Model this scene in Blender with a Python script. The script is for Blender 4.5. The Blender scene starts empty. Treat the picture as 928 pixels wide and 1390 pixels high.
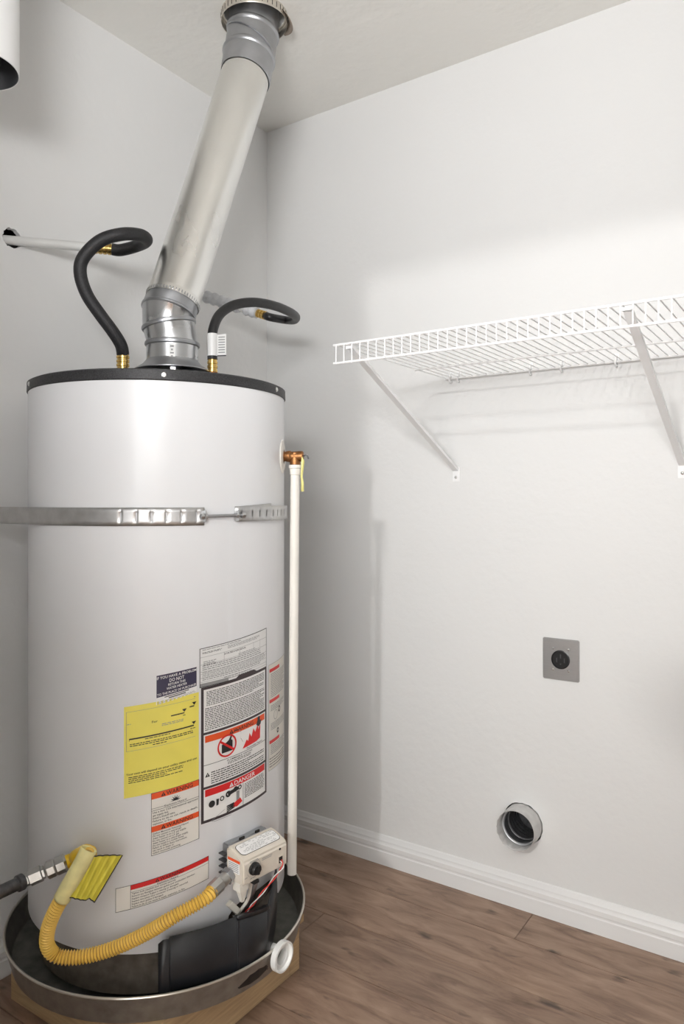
import bpy, bmesh, math, random
from mathutils import Vector, Matrix
from mathutils.geometry import tessellate_polygon
random.seed(7)
PI = math.pi
SC = bpy.context.scene
COL = SC.collection

# ------------------------------------------------------------------ camera
cam_d = bpy.data.cameras.new('camera'); cam = bpy.data.objects.new('camera', cam_d); COL.objects.link(cam)
cam.location = (1.677, -1.997, 1.147); cam.rotation_euler = (PI/2, 0, math.radians(34.2))
cam_d.sensor_width = 36; cam_d.lens = 999*36/1390; cam_d.shift_y = -17/1390; cam_d.clip_start = .02
SC.camera = cam
# ------------------------------------------------------------------ light
SC.view_settings.view_transform = 'Standard'; SC.view_settings.look = 'None'
SC.view_settings.gamma = 1; SC.view_settings.use_curve_mapping = False
SC.view_settings.exposure = 0.0
w = bpy.data.worlds.new('daylight'); SC.world = w; w.use_nodes = True
w.node_tree.nodes['Background'].inputs[0].default_value = (.93, .97, 1, 1)
w.node_tree.nodes['Background'].inputs[1].default_value = .3
def lamp(name, kind, loc, energy, color=(1, 1, 1), rot=(0, 0, 0), **k):
    d = bpy.data.lights.new(name, kind); d.energy = energy; d.color = color
    for a, b in k.items(): setattr(d, a, b)
    o = bpy.data.objects.new(name, d); o.location = loc; o.rotation_euler = rot; COL.objects.link(o); return o
lamp('hall_bulb', 'POINT', (1.465, -4.0, 2.2), 132, (1, .985, .965), shadow_soft_size=.055)
lamp('hall_fill_light', 'AREA', (2.2, -5.19, 1.1), 50, (.95, .98, 1), (PI/2, 0, 0), shape='RECTANGLE', size=1.9, size_y=1.3)  # added soft fill shining in through the doorway
lamp('added_uplight', 'AREA', (1.68, -2.45, 1.60), 50, (.99, .99, 1), (math.radians(150), 0, 0), shape='DISK', size=.56)  # added upward fill that brightens the ceiling and upper walls

# ------------------------------------------------------------------ materials
def mat(name, color, rough=.5, metal=0., spec=.5, noise=0., nscale=30., bump=0., bscale=200., coat=0., stretch=None, detail=3, rough_var=0., transmission=None):
    m = bpy.data.materials.new(name); m.use_nodes = True; nt = m.node_tree; N = nt.nodes; L = nt.links
    p = N['Principled BSDF']
    p.inputs['Base Color'].default_value = (*color, 1); p.inputs['Roughness'].default_value = rough
    p.inputs['Metallic'].default_value = metal; p.inputs['Specular IOR Level'].default_value = spec
    p.inputs['Coat Weight'].default_value = coat
    if noise or bump or rough_var:
        tc = N.new('ShaderNodeTexCoord'); mp = N.new('ShaderNodeMapping'); L.new(tc.outputs['Object'], mp.inputs[0])
        if stretch: mp.inputs['Scale'].default_value = stretch
    if noise or rough_var:
        n = N.new('ShaderNodeTexNoise'); n.inputs['Scale'].default_value = nscale; n.inputs['Detail'].default_value = detail
        L.new(mp.outputs[0], n.inputs['Vector'])
    if noise:
        mr = N.new('ShaderNodeMapRange'); mr.inputs['From Min'].default_value = .25; mr.inputs['From Max'].default_value = .75
        mr.inputs['To Min'].default_value = 1-noise; mr.inputs['To Max'].default_value = 1+noise*.5
        L.new(n.outputs[0], mr.inputs[0])
        mx = N.new('ShaderNodeVectorMath'); mx.operation = 'SCALE'; mx.inputs[0].default_value = color
        L.new(mr.outputs[0], mx.inputs['Scale']); L.new(mx.outputs[0], p.inputs['Base Color'])
    if rough_var:
        mr = N.new('ShaderNodeMapRange'); mr.inputs['From Min'].default_value = .3; mr.inputs['From Max'].default_value = .7
        mr.inputs['To Min'].default_value = max(.03, rough-rough_var); mr.inputs['To Max'].default_value = rough+rough_var
        L.new(n.outputs[0], mr.inputs[0]); L.new(mr.outputs[0], p.inputs['Roughness'])
    if bump:
        b = N.new('ShaderNodeTexNoise'); b.inputs['Scale'].default_value = bscale; b.inputs['Detail'].default_value = 2
        L.new(mp.outputs[0], b.inputs['Vector'])
        bp = N.new('ShaderNodeBump'); bp.inputs['Strength'].default_value = 1; bp.inputs['Distance'].default_value = bump
        L.new(b.outputs[0], bp.inputs['Height']); L.new(bp.outputs[0], p.inputs['Normal'])
    return m
M = {}
M['wall'] = mat('wall_paint', (.795, .795, .787), .62, bump=.0009, bscale=42, spec=.3)
M['ceil'] = mat('ceiling_paint', (.86, .85, .81), .75, bump=.0022, bscale=26, spec=.2)
M['trim'] = mat('trim_paint', (.84, .84, .835), .35)
M['jacket'] = mat('white_enamel', (.84, .85, .87), .32, spec=.5, coat=.15, noise=.02, nscale=6)
M['blackcap'] = mat('black_speckled_plastic', (.035, .035, .038), .5, noise=.8, nscale=420, detail=1, bump=.0004, bscale=500)
M['galv'] = mat('galvanized_steel', (.62, .63, .64), .30, 1, noise=.10, nscale=14, rough_var=.08)
M['strapm'] = mat('strap_steel', (.60, .60, .60), .45, 1, noise=.15, nscale=40)
M['galv_dull'] = mat('dull_galvanized_steel', (.46, .47, .49), .42, 1, noise=.15, nscale=25, rough_var=.08)
M['vent'] = mat('vent_pipe_aluminium', (.84, .835, .81), .30, 1, noise=.06, nscale=9, stretch=(1, 1, .4), rough_var=.03)
M['brass'] = mat('brass', (.72, .50, .17), .25, 1, noise=.1, nscale=60)
M['bronze'] = mat('bronze_valve', (.36, .17, .07), .48, 1, noise=.35, nscale=70)
M['rubber'] = mat('black_braided_rubber', (.022, .022, .024), .55, noise=.5, nscale=260, bump=.0006, bscale=420)
M['rubber2'] = mat('black_rubber', (.016, .016, .017), .42, noise=.3, nscale=200)
M['pipewhite'] = mat('white_plastic_pipe', (.72, .72, .70), .45, noise=.05, nscale=20)
M['foam'] = mat('grey_pipe_wrap', (.68, .69, .71), .6, noise=.2, nscale=60, bump=.001, bscale=120)
M['cpvc'] = mat('cream_plastic_pipe', (.86, .83, .77), .4, noise=.03, nscale=18)
M['cream'] = mat('cream_plastic', (.72, .66, .57), .42, noise=.06, nscale=40)
M['creamlt'] = mat('pale_cream_plastic', (.80, .77, .70), .42)
M['black'] = mat('black_plastic', (.012, .012, .013), .4)
M['blackpanel'] = mat('black_painted_steel', (.016, .017, .02), .38, noise=.3, nscale=30)
M['dark'] = mat('dark_cavity', (.02, .018, .016), .8)
M['skirt'] = mat('brown_fibre_base', (.12, .10, .08), .8, noise=.4, nscale=50)
M['paper'] = mat('white_label_paper', (.88, .875, .86), .45)
M['paper2'] = mat('cream_label_paper', (.82, .79, .73), .5)
M['yellow'] = mat('yellow_label', (.88, .77, .14), .5, noise=.06, nscale=15)
M['orange'] = mat('orange_print', (.83, .10, .02), .5)
M['red'] = mat('red_print', (.70, .02, .02), .5)
M['ink'] = mat('black_print', (.02, .02, .022), .5)
M['grey'] = mat('grey_print', (.30, .30, .30), .5)
M['brown'] = mat('brown_print', (.055, .042, .045), .5)
M['navy'] = mat('navy_print', (.04, .035, .075), .5)
M['clearfilm'] = mat('clear_label_film', (.84, .84, .83), .25)
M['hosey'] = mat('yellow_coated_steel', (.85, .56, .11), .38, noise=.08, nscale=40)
M['groove'] = mat('hose_groove_brown', (.50, .29, .08), .6)  # brown band in each corrugation of the gas hose
M['hosey2'] = mat('yellow_hose_cuff', (.85, .55, .02), .35)
M['tagy'] = mat('yellow_paper_tag', (.74, .65, .07), .5, noise=.2, nscale=25, stretch=(3, 3, .6))
M['tagpale'] = mat('pale_yellow_sleeve', (.84, .76, .36), .4, noise=.15, nscale=60)
M['ribbon'] = mat('pale_yellow_ribbon', (.85, .80, .30), .5, noise=.2, nscale=40)
M['iron'] = mat('dark_iron_pipe', (.12, .12, .125), .45, .7, noise=.4, nscale=90)
M['nickel'] = mat('nickel_fitting', (.55, .55, .53), .3, 1, noise=.1, nscale=60)
M['wire'] = mat('white_coated_wire', (.91, .91, .91), .35)
M['steelplate'] = mat('brushed_steel_plate', (.50, .50, .50), .38, 1, noise=.06, nscale=80, stretch=(1, 1, 12))
M['pan_in'] = mat('dark_pan_floor', (.20, .20, .175), .5, .5, noise=.5, nscale=35, rough_var=.1)  # pan floor coloured darker than the pan sides
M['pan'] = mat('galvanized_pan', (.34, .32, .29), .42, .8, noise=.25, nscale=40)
M['panrim'] = mat('bright_pan_rim', (.72, .68, .61), .3, .9)
M['ply'] = mat('plywood', (.52, .36, .20), .7, noise=.25, nscale=12, stretch=(1, 1, 14))
M['pvc'] = mat('white_pvc', (.86, .86, .84), .35)
M['wired'] = mat('red_wire', (.75, .05, .04), .4)
M['wirew'] = mat('white_wire', (.85, .83, .80), .4)
M['screw'] = mat('bright_screw', (.75, .75, .74), .25, 1)
M['tan'] = mat('rusty_flange', (.40, .33, .27), .5, .4, noise=.25, nscale=45)
M['hole'] = mat('wall_cavity', (.05, .045, .04), .9)
# vinyl plank
def plank_mat():
    m = bpy.data.materials.new('vinyl_plank'); m.use_nodes = True; nt = m.node_tree; N = nt.nodes; L = nt.links; p = N['Principled BSDF']
    tc = N.new('ShaderNodeTexCoord'); oi = N.new('ShaderNodeObjectInfo')
    sc = N.new('ShaderNodeVectorMath'); sc.operation = 'SCALE'; sc.inputs['Scale'].default_value = 9
    cx = N.new('ShaderNodeCombineXYZ'); L.new(oi.outputs['Random'], cx.inputs[0]); L.new(oi.outputs['Random'], cx.inputs[1]); L.new(cx.outputs[0], sc.inputs[0])
    ad = N.new('ShaderNodeVectorMath'); L.new(tc.outputs['Object'], ad.inputs[0]); L.new(sc.outputs[0], ad.inputs[1])
    mp = N.new('ShaderNodeMapping'); mp.inputs['Scale'].default_value = (1.9, 9, 1); L.new(ad.outputs[0], mp.inputs[0])
    n = N.new('ShaderNodeTexNoise'); n.inputs['Scale'].default_value = 3.2; n.inputs['Detail'].default_value = 8; n.inputs['Roughness'].default_value = .62; n.inputs['Distortion'].default_value = .6
    L.new(mp.outputs[0], n.inputs['Vector'])
    cr = N.new('ShaderNodeValToRGB'); e = cr.color_ramp.elements
    e[0].position = .28; e[0].color = (.15, .090, .060, 1); e[1].position = .76; e[1].color = (.43, .30, .215, 1)
    k = e.new(.5); k.color = (.30, .195, .138, 1); L.new(n.outputs[0], cr.inputs[0])
    mp2 = N.new('ShaderNodeMapping'); mp2.inputs['Scale'].default_value = (6.5, 15, 1); L.new(ad.outputs[0], mp2.inputs[0])
    kn = N.new('ShaderNodeTexNoise'); kn.inputs['Scale'].default_value = 1.3; kn.inputs['Detail'].default_value = 3; L.new(mp2.outputs[0], kn.inputs['Vector'])
    kr = N.new('ShaderNodeMapRange'); kr.inputs['From Min'].default_value = .62; kr.inputs['From Max'].default_value = .73; L.new(kn.outputs[0], kr.inputs[0])
    mx = N.new('ShaderNodeMixRGB'); mx.inputs[2].default_value = (.055, .034, .024, 1)
    ml = N.new('ShaderNodeMath'); ml.operation = 'MULTIPLY'; ml.inputs[1].default_value = .85; L.new(kr.outputs[0], ml.inputs[0])
    L.new(ml.outputs[0], mx.inputs[0]); L.new(cr.outputs[0], mx.inputs[1])
    hv = N.new('ShaderNodeHueSaturation'); mr = N.new('ShaderNodeMapRange'); mr.inputs['To Min'].default_value = .85; mr.inputs['To Max'].default_value = 1.15
    L.new(oi.outputs['Random'], mr.inputs[0]); L.new(mr.outputs[0], hv.inputs['Value']); L.new(mx.outputs[0], hv.inputs['Color']); L.new(hv.outputs[0], p.inputs['Base Color'])
    p.inputs['Roughness'].default_value = .42
    b = N.new('ShaderNodeBump'); b.inputs['Distance'].default_value = .0006; L.new(n.outputs[0], b.inputs['Height']); L.new(b.outputs[0], p.inputs['Normal'])
    return m
M['plank'] = plank_mat()

# ------------------------------------------------------------------ mesh helpers
class MB:
    def __init__(s): s.v = []; s.f = []; s.m = []; s.ms = []
    def mi(s, m):
        m = M[m] if isinstance(m, str) else m
        if m not in s.ms: s.ms.append(m)
        return s.ms.index(m)
    def add(s, vs, fs, m):
        o = len(s.v); s.v += [tuple(v) for v in vs]; i = s.mi(m)
        for f in fs: s.f.append([a+o for a in f]); s.m.append(i)
    def box(s, a, b, m, X=None):
        x0, y0, z0 = a; x1, y1, z1 = b
        vs = [Vector(p) for p in ((x0, y0, z0), (x1, y0, z0), (x1, y1, z0), (x0, y1, z0), (x0, y0, z1), (x1, y0, z1), (x1, y1, z1), (x0, y1, z1))]
        if X: vs = [X @ v for v in vs]
        s.add(vs, [(3, 2, 1, 0), (4, 5, 6, 7), (0, 1, 5, 4), (1, 2, 6, 5), (2, 3, 7, 6), (3, 0, 4, 7)], m)
    def lathe(s, prof, m, X=None, n=48, cap=False, phase=0):
        vs = []; fs = []
        for r, z in prof:
            for k in range(n):
                a = 2*PI*k/n+phase; v = Vector((r*math.cos(a), r*math.sin(a), z)); vs.append(X @ v if X else v)
        for i in range(len(prof)-1):
            for k in range(n):
                k2 = (k+1) % n; fs.append((i*n+k, i*n+k2, (i+1)*n+k2, (i+1)*n+k))
        if cap: fs.append(list(range(n))[::-1]); fs.append([(len(prof)-1)*n+k for k in range(n)])
        s.add(vs, fs, m)
    def tube(s, pts, rad, m, n=12, cap=True, smooth=0):
        P = [Vector(p) for p in pts]
        if smooth: P = spline(P, smooth)
        T = [(P[min(i+1, len(P)-1)]-P[max(i-1, 0)]).normalized() for i in range(len(P))]
        u = T[0].orthogonal().normalized(); vs = []; fs = []
        for i, p in enumerate(P):
            u = (u-T[i]*u.dot(T[i])).normalized(); w_ = T[i].cross(u)
            r = rad(i, len(P)) if callable(rad) else rad
            for k in range(n):
                a = 2*PI*k/n; vs.append(p+(u*math.cos(a)+w_*math.sin(a))*r)
        for i in range(len(P)-1):
            for k in range(n):
                k2 = (k+1) % n; fs.append((i*n+k, i*n+k2, (i+1)*n+k2, (i+1)*n+k))
        if cap: fs.append(list(range(n))[::-1]); fs.append([(len(P)-1)*n+k for k in range(n)])
        s.add(vs, fs, m)
    def rings(s, rings, m, n=48):
        """rings: (center, normal, radius) lofted"""
        ref = Vector((.827, .562, 0)); vs = []; fs = []
        for c, nn, r in rings:
            nn = Vector(nn).normalized(); u = (ref-nn*ref.dot(nn)).normalized(); w_ = nn.cross(u); c = Vector(c)
            for k in range(n):
                a = 2*PI*k/n; vs.append(c+(u*math.cos(a)+w_*math.sin(a))*r)
        for i in range(len(rings)-1):
            for k in range(n):
                k2 = (k+1) % n; fs.append((i*n+k, i*n+k2, (i+1)*n+k2, (i+1)*n+k))
        s.add(vs, fs, m)
    def obj(s, name, parent=None, smooth=True, bevel=0, solid=0, angle=35, label=None):
        me = bpy.data.meshes.new(name); me.from_pydata(s.v, [], s.f)
        for m in s.ms: me.materials.append(m)
        me.polygons.foreach_set('material_index', s.m)
        bm = bmesh.new(); bm.from_mesh(me); bmesh.ops.remove_doubles(bm, verts=bm.verts, dist=1e-6)
        bmesh.ops.recalc_face_normals(bm, faces=bm.faces)
        if bevel: bmesh.ops.bevel(bm, geom=[e for e in bm.edges if len(e.link_faces) == 2 and e.calc_face_angle(0) > .5], offset=bevel, segments=2, affect='EDGES')
        for f in bm.faces: f.smooth = smooth
        for e in bm.edges:
            if len(e.link_faces) == 2 and e.calc_face_angle(0) > math.radians(angle): e.smooth = False
        bm.to_mesh(me); bm.free()
        o = bpy.data.objects.new(name, me); COL.objects.link(o)
        if parent: setpar(o, parent)
        if solid:
            md = o.modifiers.new('thickness', 'SOLIDIFY'); md.thickness = solid; md.offset = 0
        if label: o['label'] = label
        return o
def setpar(o, parent):
    o.parent = parent
    t = Vector((0, 0, 0)); p = parent
    while p: t += p.location; p = p.parent
    o.location = -t
def spline(P, k):
    out = []
    for i in range(len(P)-1):
        p0 = P[max(i-1, 0)]; p1 = P[i]; p2 = P[i+1]; p3 = P[min(i+2, len(P)-1)]
        for j in range(k):
            t = j/k; out.append(.5*((2*p1)+(p2-p0)*t+(2*p0-5*p1+4*p2-p3)*t*t+(3*p1-p0-3*p2+p3)*t**3))
    out.append(P[-1]); return out
def thing(name, label, cat, loc=(0, 0, 0), group=None):
    o = bpy.data.objects.new(name, None); COL.objects.link(o); o.location = loc; o.empty_display_size = .05
    return tag(o, label, cat, group)
def tag(o, label, cat, group=None):
    o['label'] = label; o['category'] = cat
    if group: o['group'] = group
    return o
def frame(c, n, up=None):
    """matrix whose z axis is n, at c"""
    n = Vector(n).normalized(); q = n.to_track_quat('Z', 'Y') if up is None else None
    if up is not None:
        y = Vector(up); y = (y-n*y.dot(n)).normalized(); x = y.cross(n)
        R = Matrix((x, y, n)).transposed().to_4x4()
    else: R = q.to_matrix().to_4x4()
    return Matrix.Translation(Vector(c)) @ R
def slab(name, outline, holes, thick, m, X, parent=None):
    """flat panel with real holes, extruded"""
    c = bpy.data.curves.new(name, 'CURVE'); c.dimensions = '2D'; c.fill_mode = 'BOTH'; c.extrude = thick/2
    for lp in [outline]+holes:
        s = c.splines.new('POLY'); s.points.add(len(lp)-1)
        for q, (x, y) in zip(s.points, lp): q.co = (x, y, 0, 1)
        s.use_cyclic_u = True
    t = bpy.data.objects.new(name+'_t', c); COL.objects.link(t)
    bpy.context.view_layer.update()
    me = bpy.data.meshes.new_from_object(t.evaluated_get(bpy.context.evaluated_depsgraph_get())); me.name = name
    bpy.data.objects.remove(t); bpy.data.curves.remove(c)
    me.transform(X); me.materials.clear(); me.materials.append(M[m])
    for p in me.polygons: p.use_smooth = False
    o = bpy.data.objects.new(name, me); COL.objects.link(o)
    if parent: setpar(o, parent)
    return o
def circ(cx, cy, r, n=40, jag=0):
    rr = random.Random(3); return [(cx+(r+jag*rr.uniform(-1, 1))*math.cos(2*PI*k/n), cy+(r+jag*rr.uniform(-1, 1))*math.sin(2*PI*k/n)) for k in range(n)]
def struct(o): o['kind'] = 'structure'; return o

# ------------------------------------------------------------------ room
H = 2.44; RW = 2.0; FY = -1.80; FT = .12; HY0 = -5.2; HX0 = -1.3; HX1 = 3.3
D0, D1, DH = .868, 1.80, 2.035          # doorway
PH1 = (-.9596, 1.7815); PH2 = (-.394, 1.794)
XL = Matrix(((0, 0, 1, 0), (1, 0, 0, 0), (0, 1, 0, 0), (0, 0, 0, 1)))      # (a,b,c)->(c,a,b): a=y, b=z, c=x
XB = Matrix(((1, 0, 0, 0), (0, 0, -1, 0), (0, 1, 0, 0), (0, 0, 0, 1)))     # a=x, b=z, c=-y
T = Matrix.Translation
wl = struct(slab('wall_left', [(FY, 0), (.1, 0), (.1, H), (FY, H)], [circ(PH1[0]-.002, PH1[1]+.004, .0245, 26, .003), circ(PH2[0], PH2[1], .026, 26, .002)], .014, 'wall', XL @ T((0, 0, -.007))))
VX, VZ = .934, .236
wb = struct(slab('wall_back', [(0, 0), (RW+.1, 0), (RW+.1, H), (0, H)], [circ(VX, VZ, .0575, 44, .0015), circ(1.043, .711, .027, 24)], .014, 'wall', XB @ T((0, 0, -.007))))
wr = struct(slab('wall_right', [(FY, 0), (0, 0), (0, H), (FY, H)], [], .1, 'wall', XL @ T((0, 0, RW+.05))))
b = MB(); b.box((-.12, FY, 0), (-.1, .1, H), 'hole'); b.obj('leak_block', wl, False)  # added dark sheets behind the holed panels, to block light leaks
b = MB(); b.box((0, .1, 0), (RW, .12, H), 'hole'); b.obj('leak_block', wb, False)
struct(slab('wall_front', [(HX0, 0), (D0, 0), (D0, DH), (D1, DH), (D1, 0), (HX1, 0), (HX1, H), (HX0, H)], [], FT, 'wall', XB @ T((0, 0, -FY+FT/2))))
# hall beyond the doorway
WW = (1.2, 3.2, .4, 1.8)
struct(slab('wall_rear', [(HX0, 0), (HX1, 0), (HX1, H), (HX0, H)], [[(WW[0], WW[2]), (WW[1], WW[2]), (WW[1], WW[3]), (WW[0], WW[3])]], .12, 'wall', XB @ T((0, 0, -HY0+.06))))
b = MB(); b.box((HX0-.1, HY0, 0), (HX0, FY-FT, H), 'wall'); struct(b.obj('wall_hall_left', smooth=False))
b = MB(); b.box((HX1, HY0, 0), (HX1+.1, FY-FT, H), 'wall'); struct(b.obj('wall_hall_right', smooth=False))
win = thing('added_window_1', 'added unseen window carrying the hall fill light', 'window'); del win['category']; del win['label']; win['kind'] = 'structure'  # window added behind the view to carry the hall fill light
b = MB()
for x0, x1, z0, z1 in ((WW[0]-.05, WW[1]+.05, WW[2]-.06, WW[2]), (WW[0]-.05, WW[1]+.05, WW[3], WW[3]+.06), (WW[0]-.05, WW[0], WW[2], WW[3]), (WW[1], WW[1]+.05, WW[2], WW[3]), (2.17, 2.23, WW[2], WW[3])):
    b.box((x0, HY0-.03, z0), (x1, HY0+.012, z1), 'trim')
b.obj('added_frame', win, False)
# ceiling with the flue opening
FC = Vector((.380, -.504, H))
ceil = struct(slab('ceiling', [(-.1, .1), (RW+.1, .1), (RW+.1, FY), (HX1, FY), (HX1, HY0), (HX0, HY0), (HX0, FY), (-.1, FY)], [circ(FC.x, FC.y, .080, 48)], .1, 'ceil', T((0, 0, H+.05))))
b = MB(); b.box((-.1, HY0, H+.1), (RW+.1, .1, H+.12), 'hole'); b.obj('leak_block', ceil, False)
# floor planks
fl = bpy.data.objects.new('floor', None)
b = MB(); b.box((HX0, HY0, -.06), (HX1, .0, -.008), 'dark'); fl = struct(b.obj('floor', smooth=False))
def plank(x0, x1, y0, y1):
    g = .0006
    cx, cy = (x0+x1)/2, (y0+y1)/2
    key = (round(x1-x0, 3), round(y1-y0, 3))
    if key not in plank.c:
        b = MB(); b.box((-(x1-x0)/2+g, -(y1-y0)/2+g, -.008), ((x1-x0)/2-g, (y1-y0)/2-g, 0), 'plank')
        o = b.obj('plank', fl, False, bevel=.0007); plank.c[key] = o.data
    else:
        o = bpy.data.objects.new('plank', plank.c[key]); COL.objects.link(o); o.parent = fl
    o.location = (cx, cy, 0)
plank.c = {}
PW = .18; rows = [(0, -.156)]
while rows[-1][1] > HY0: rows.append((rows[-1][1], max(HY0, rows[-1][1]-PW)))
starts = [.969-1.22*1, .17, .49, -.05, .72, .3, 1.05]
for i, (ya, yb) in enumerate(rows):
    closet = ya > FY-FT+.01
    lo, hi = (0, RW) if ya > FY+.01 else (HX0, HX1)
    s0 = starts[i % 7]; x = s0-1.22*3
    while x < hi:
        a, c = max(x, lo), min(x+1.22, hi)
        if c-a > .02: plank(a, c, yb, ya)
        x += 1.22
# baseboards
def baseboard(name, p0, p1, inward):
    prof = [(0, 0), (.0155, 0), (.0155, .040), (.0135, .043), (.0135, .047), (.0150, .050), (.0150, .062), (.0125, .065), (.0105, .070), (.0105, .074), (.0075, .079), (.0045, .086), (.0015, .0885), (0, .0885)]
    b = MB(); p0 = Vector(p0); p1 = Vector(p1); n = Vector(inward); vs = []
    for p in (p0, p1):
        for d, z in prof: vs.append(p+n*d+Vector((0, 0, z)))
    k = len(prof); fs = [(i, (i+1) % k, (i+1) % k+k, i+k) for i in range(k)]+[tuple(range(k))[::-1], tuple(range(k, 2*k))]
    b.add(vs, fs, 'trim'); return struct(b.obj(name, smooth=True, angle=22))
baseboard('baseboard_back', (.0, 0, 0), (RW, 0, 0), (0, -1, 0))
baseboard('baseboard_left', (0, FY, 0), (0, -.0155, 0), (1, 0, 0))
baseboard('baseboard_right', (RW, FY, 0), (RW, -.0155, 0), (-1, 0, 0))
# door jamb lining
b = MB(); b.box((D0, FY-FT-.01, 0), (D0+.014, FY+.01, DH), 'trim'); b.box((D1-.014, FY-FT-.01, 0), (D1, FY+.01, DH), 'trim'); b.box((D0+.014, FY-FT-.01, DH-.014), (D1-.014, FY+.01, DH), 'trim')
struct(b.obj('trim_1', smooth=False))
# lamps' own fixtures (outside the view); the torchiere is added for upward fill
t = thing('hall_light', 'flush round ceiling light in the hall outside the closet', 'light', (1.465, -4.0, H))
b = MB(); b.lathe([(.0, H-.001), (.09, H-.001), (.09, H-.02), (.02, H-.03), (.012, H-.06), (.012, H-.17), (.02, H-.18), (.0, H-.18)], 'trim', T((1.465, -4.0, 0)), 32); b.obj('canopy', t)
t = thing('added_floor_lamp', 'added unseen torchiere with a tilted bowl, for upward fill through the doorway', 'lamp', (1.68, -2.62, 0))
LX = T((1.68, -2.45, 1.60)) @ Matrix.Rotation(math.radians(-30), 4, 'X')
b = MB(); b.lathe([(.030, -.105), (.14, -.090), (.25, -.050), (.30, -.004), (.303, -.004), (.252, -.055), (.14, -.096), (.030, -.111)], 'trim', LX, 40, ); b.obj('fill_bowl', t)
b = MB(); b.tube([(1.68, -2.62, .02), (1.68, -2.62, 1.40), LX @ Vector((0, 0, -.106))], .011, 'trim', 12, smooth=4); b.obj('pole', t)
b = MB(); b.lathe([(0, .001), (.13, .001), (.13, .018), (.02, .03), (0, .03)], 'trim', T((1.68, -2.62, 0)), 32); b.obj('base', t)

# ------------------------------------------------------------------ water heater
TC = Vector((.340, -.793, 0)); TR = .291; ZT = 1.384; ZB = .246
TT = T(TC)
wh = thing('water_heater', 'tall white cylindrical gas water heater standing in the drain pan', 'water heater', (TC.x, TC.y, .145))
# jacket with the arched access opening of the burner compartment
JN = 180; b = MB(); vs = []; fs = []
def zlow(az):
    u_ = (az-3)/19.0
    return ZB+.056*math.sqrt(max(0, 1-u_**4)) if abs(u_) < 1 else ZB
for k in range(JN):
    az = k*360/JN; az = az-360 if az > 180 else az; z0 = zlow(az)
    vs += [cyl0 for cyl0 in (TC+Vector(((TR-.012)*math.cos(math.radians(az)), (TR-.012)*math.sin(math.radians(az)), z0)), TC+Vector(((TR-.001)*math.cos(math.radians(az)), (TR-.001)*math.sin(math.radians(az)), z0)), TC+Vector((TR*math.cos(math.radians(az)), TR*math.sin(math.radians(az)), z0+.002)), TC+Vector((TR*math.cos(math.radians(az)), TR*math.sin(math.radians(az)), ZT)))]
for k in range(JN):
    k2 = (k+1) % JN
    for j in range(3): fs.append((4*k+j, 4*k2+j, 4*k2+j+1, 4*k+j+1))
b.add(vs, fs, 'jacket'); b.obj('tank_jacket', wh)
b = MB(); b.lathe([(0, ZT+.006), (TR-.03, ZT+.014), (TR-.02, ZT+.021), (TR-.004, ZT+.024), (TR+.0025, ZT+.021), (TR+.003, ZT+.002), (TR+.0015, ZT), (TR-.01, ZT)], 'blackcap', TT, 128); b.obj('top_cap', wh, label='speckled black rim cap')
b = MB(); b.lathe([(.262, .150), (.268, .152), (.268, ZB+.002), (.266, ZB+.0025), (.262, ZB+.06)], 'skirt', TT, 96); b.obj('base_skirt', wh, label='dark brown base ring under the white jacket')
for a in (-90, 30, 150):
    b = MB(); c = TC+Vector((math.cos(math.radians(a))*.23, math.sin(math.radians(a))*.23, 0)); b.box((c.x-.015, c.y-.015, .1415), (c.x+.015, c.y+.015, .16), 'dark'); b.obj('foot', wh, False)
def cyl(az, z, r=TR):
    a = math.radians(az); return Vector((TC.x+r*math.cos(a), TC.y+r*math.sin(a), z))
def azn(az): a = math.radians(az); return Vector((math.cos(a), math.sin(a), 0))
for az in (-41, 17, 75, 133, 191, 249):
    b = MB(); b.lathe([(.0055, 0), (.0055, .001), (.004, .0028), (0, .0032)], 'screw', frame(cyl(az, ZT+.011, TR+.003), azn(az)), 12); b.obj('cap_screw', wh)
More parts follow.
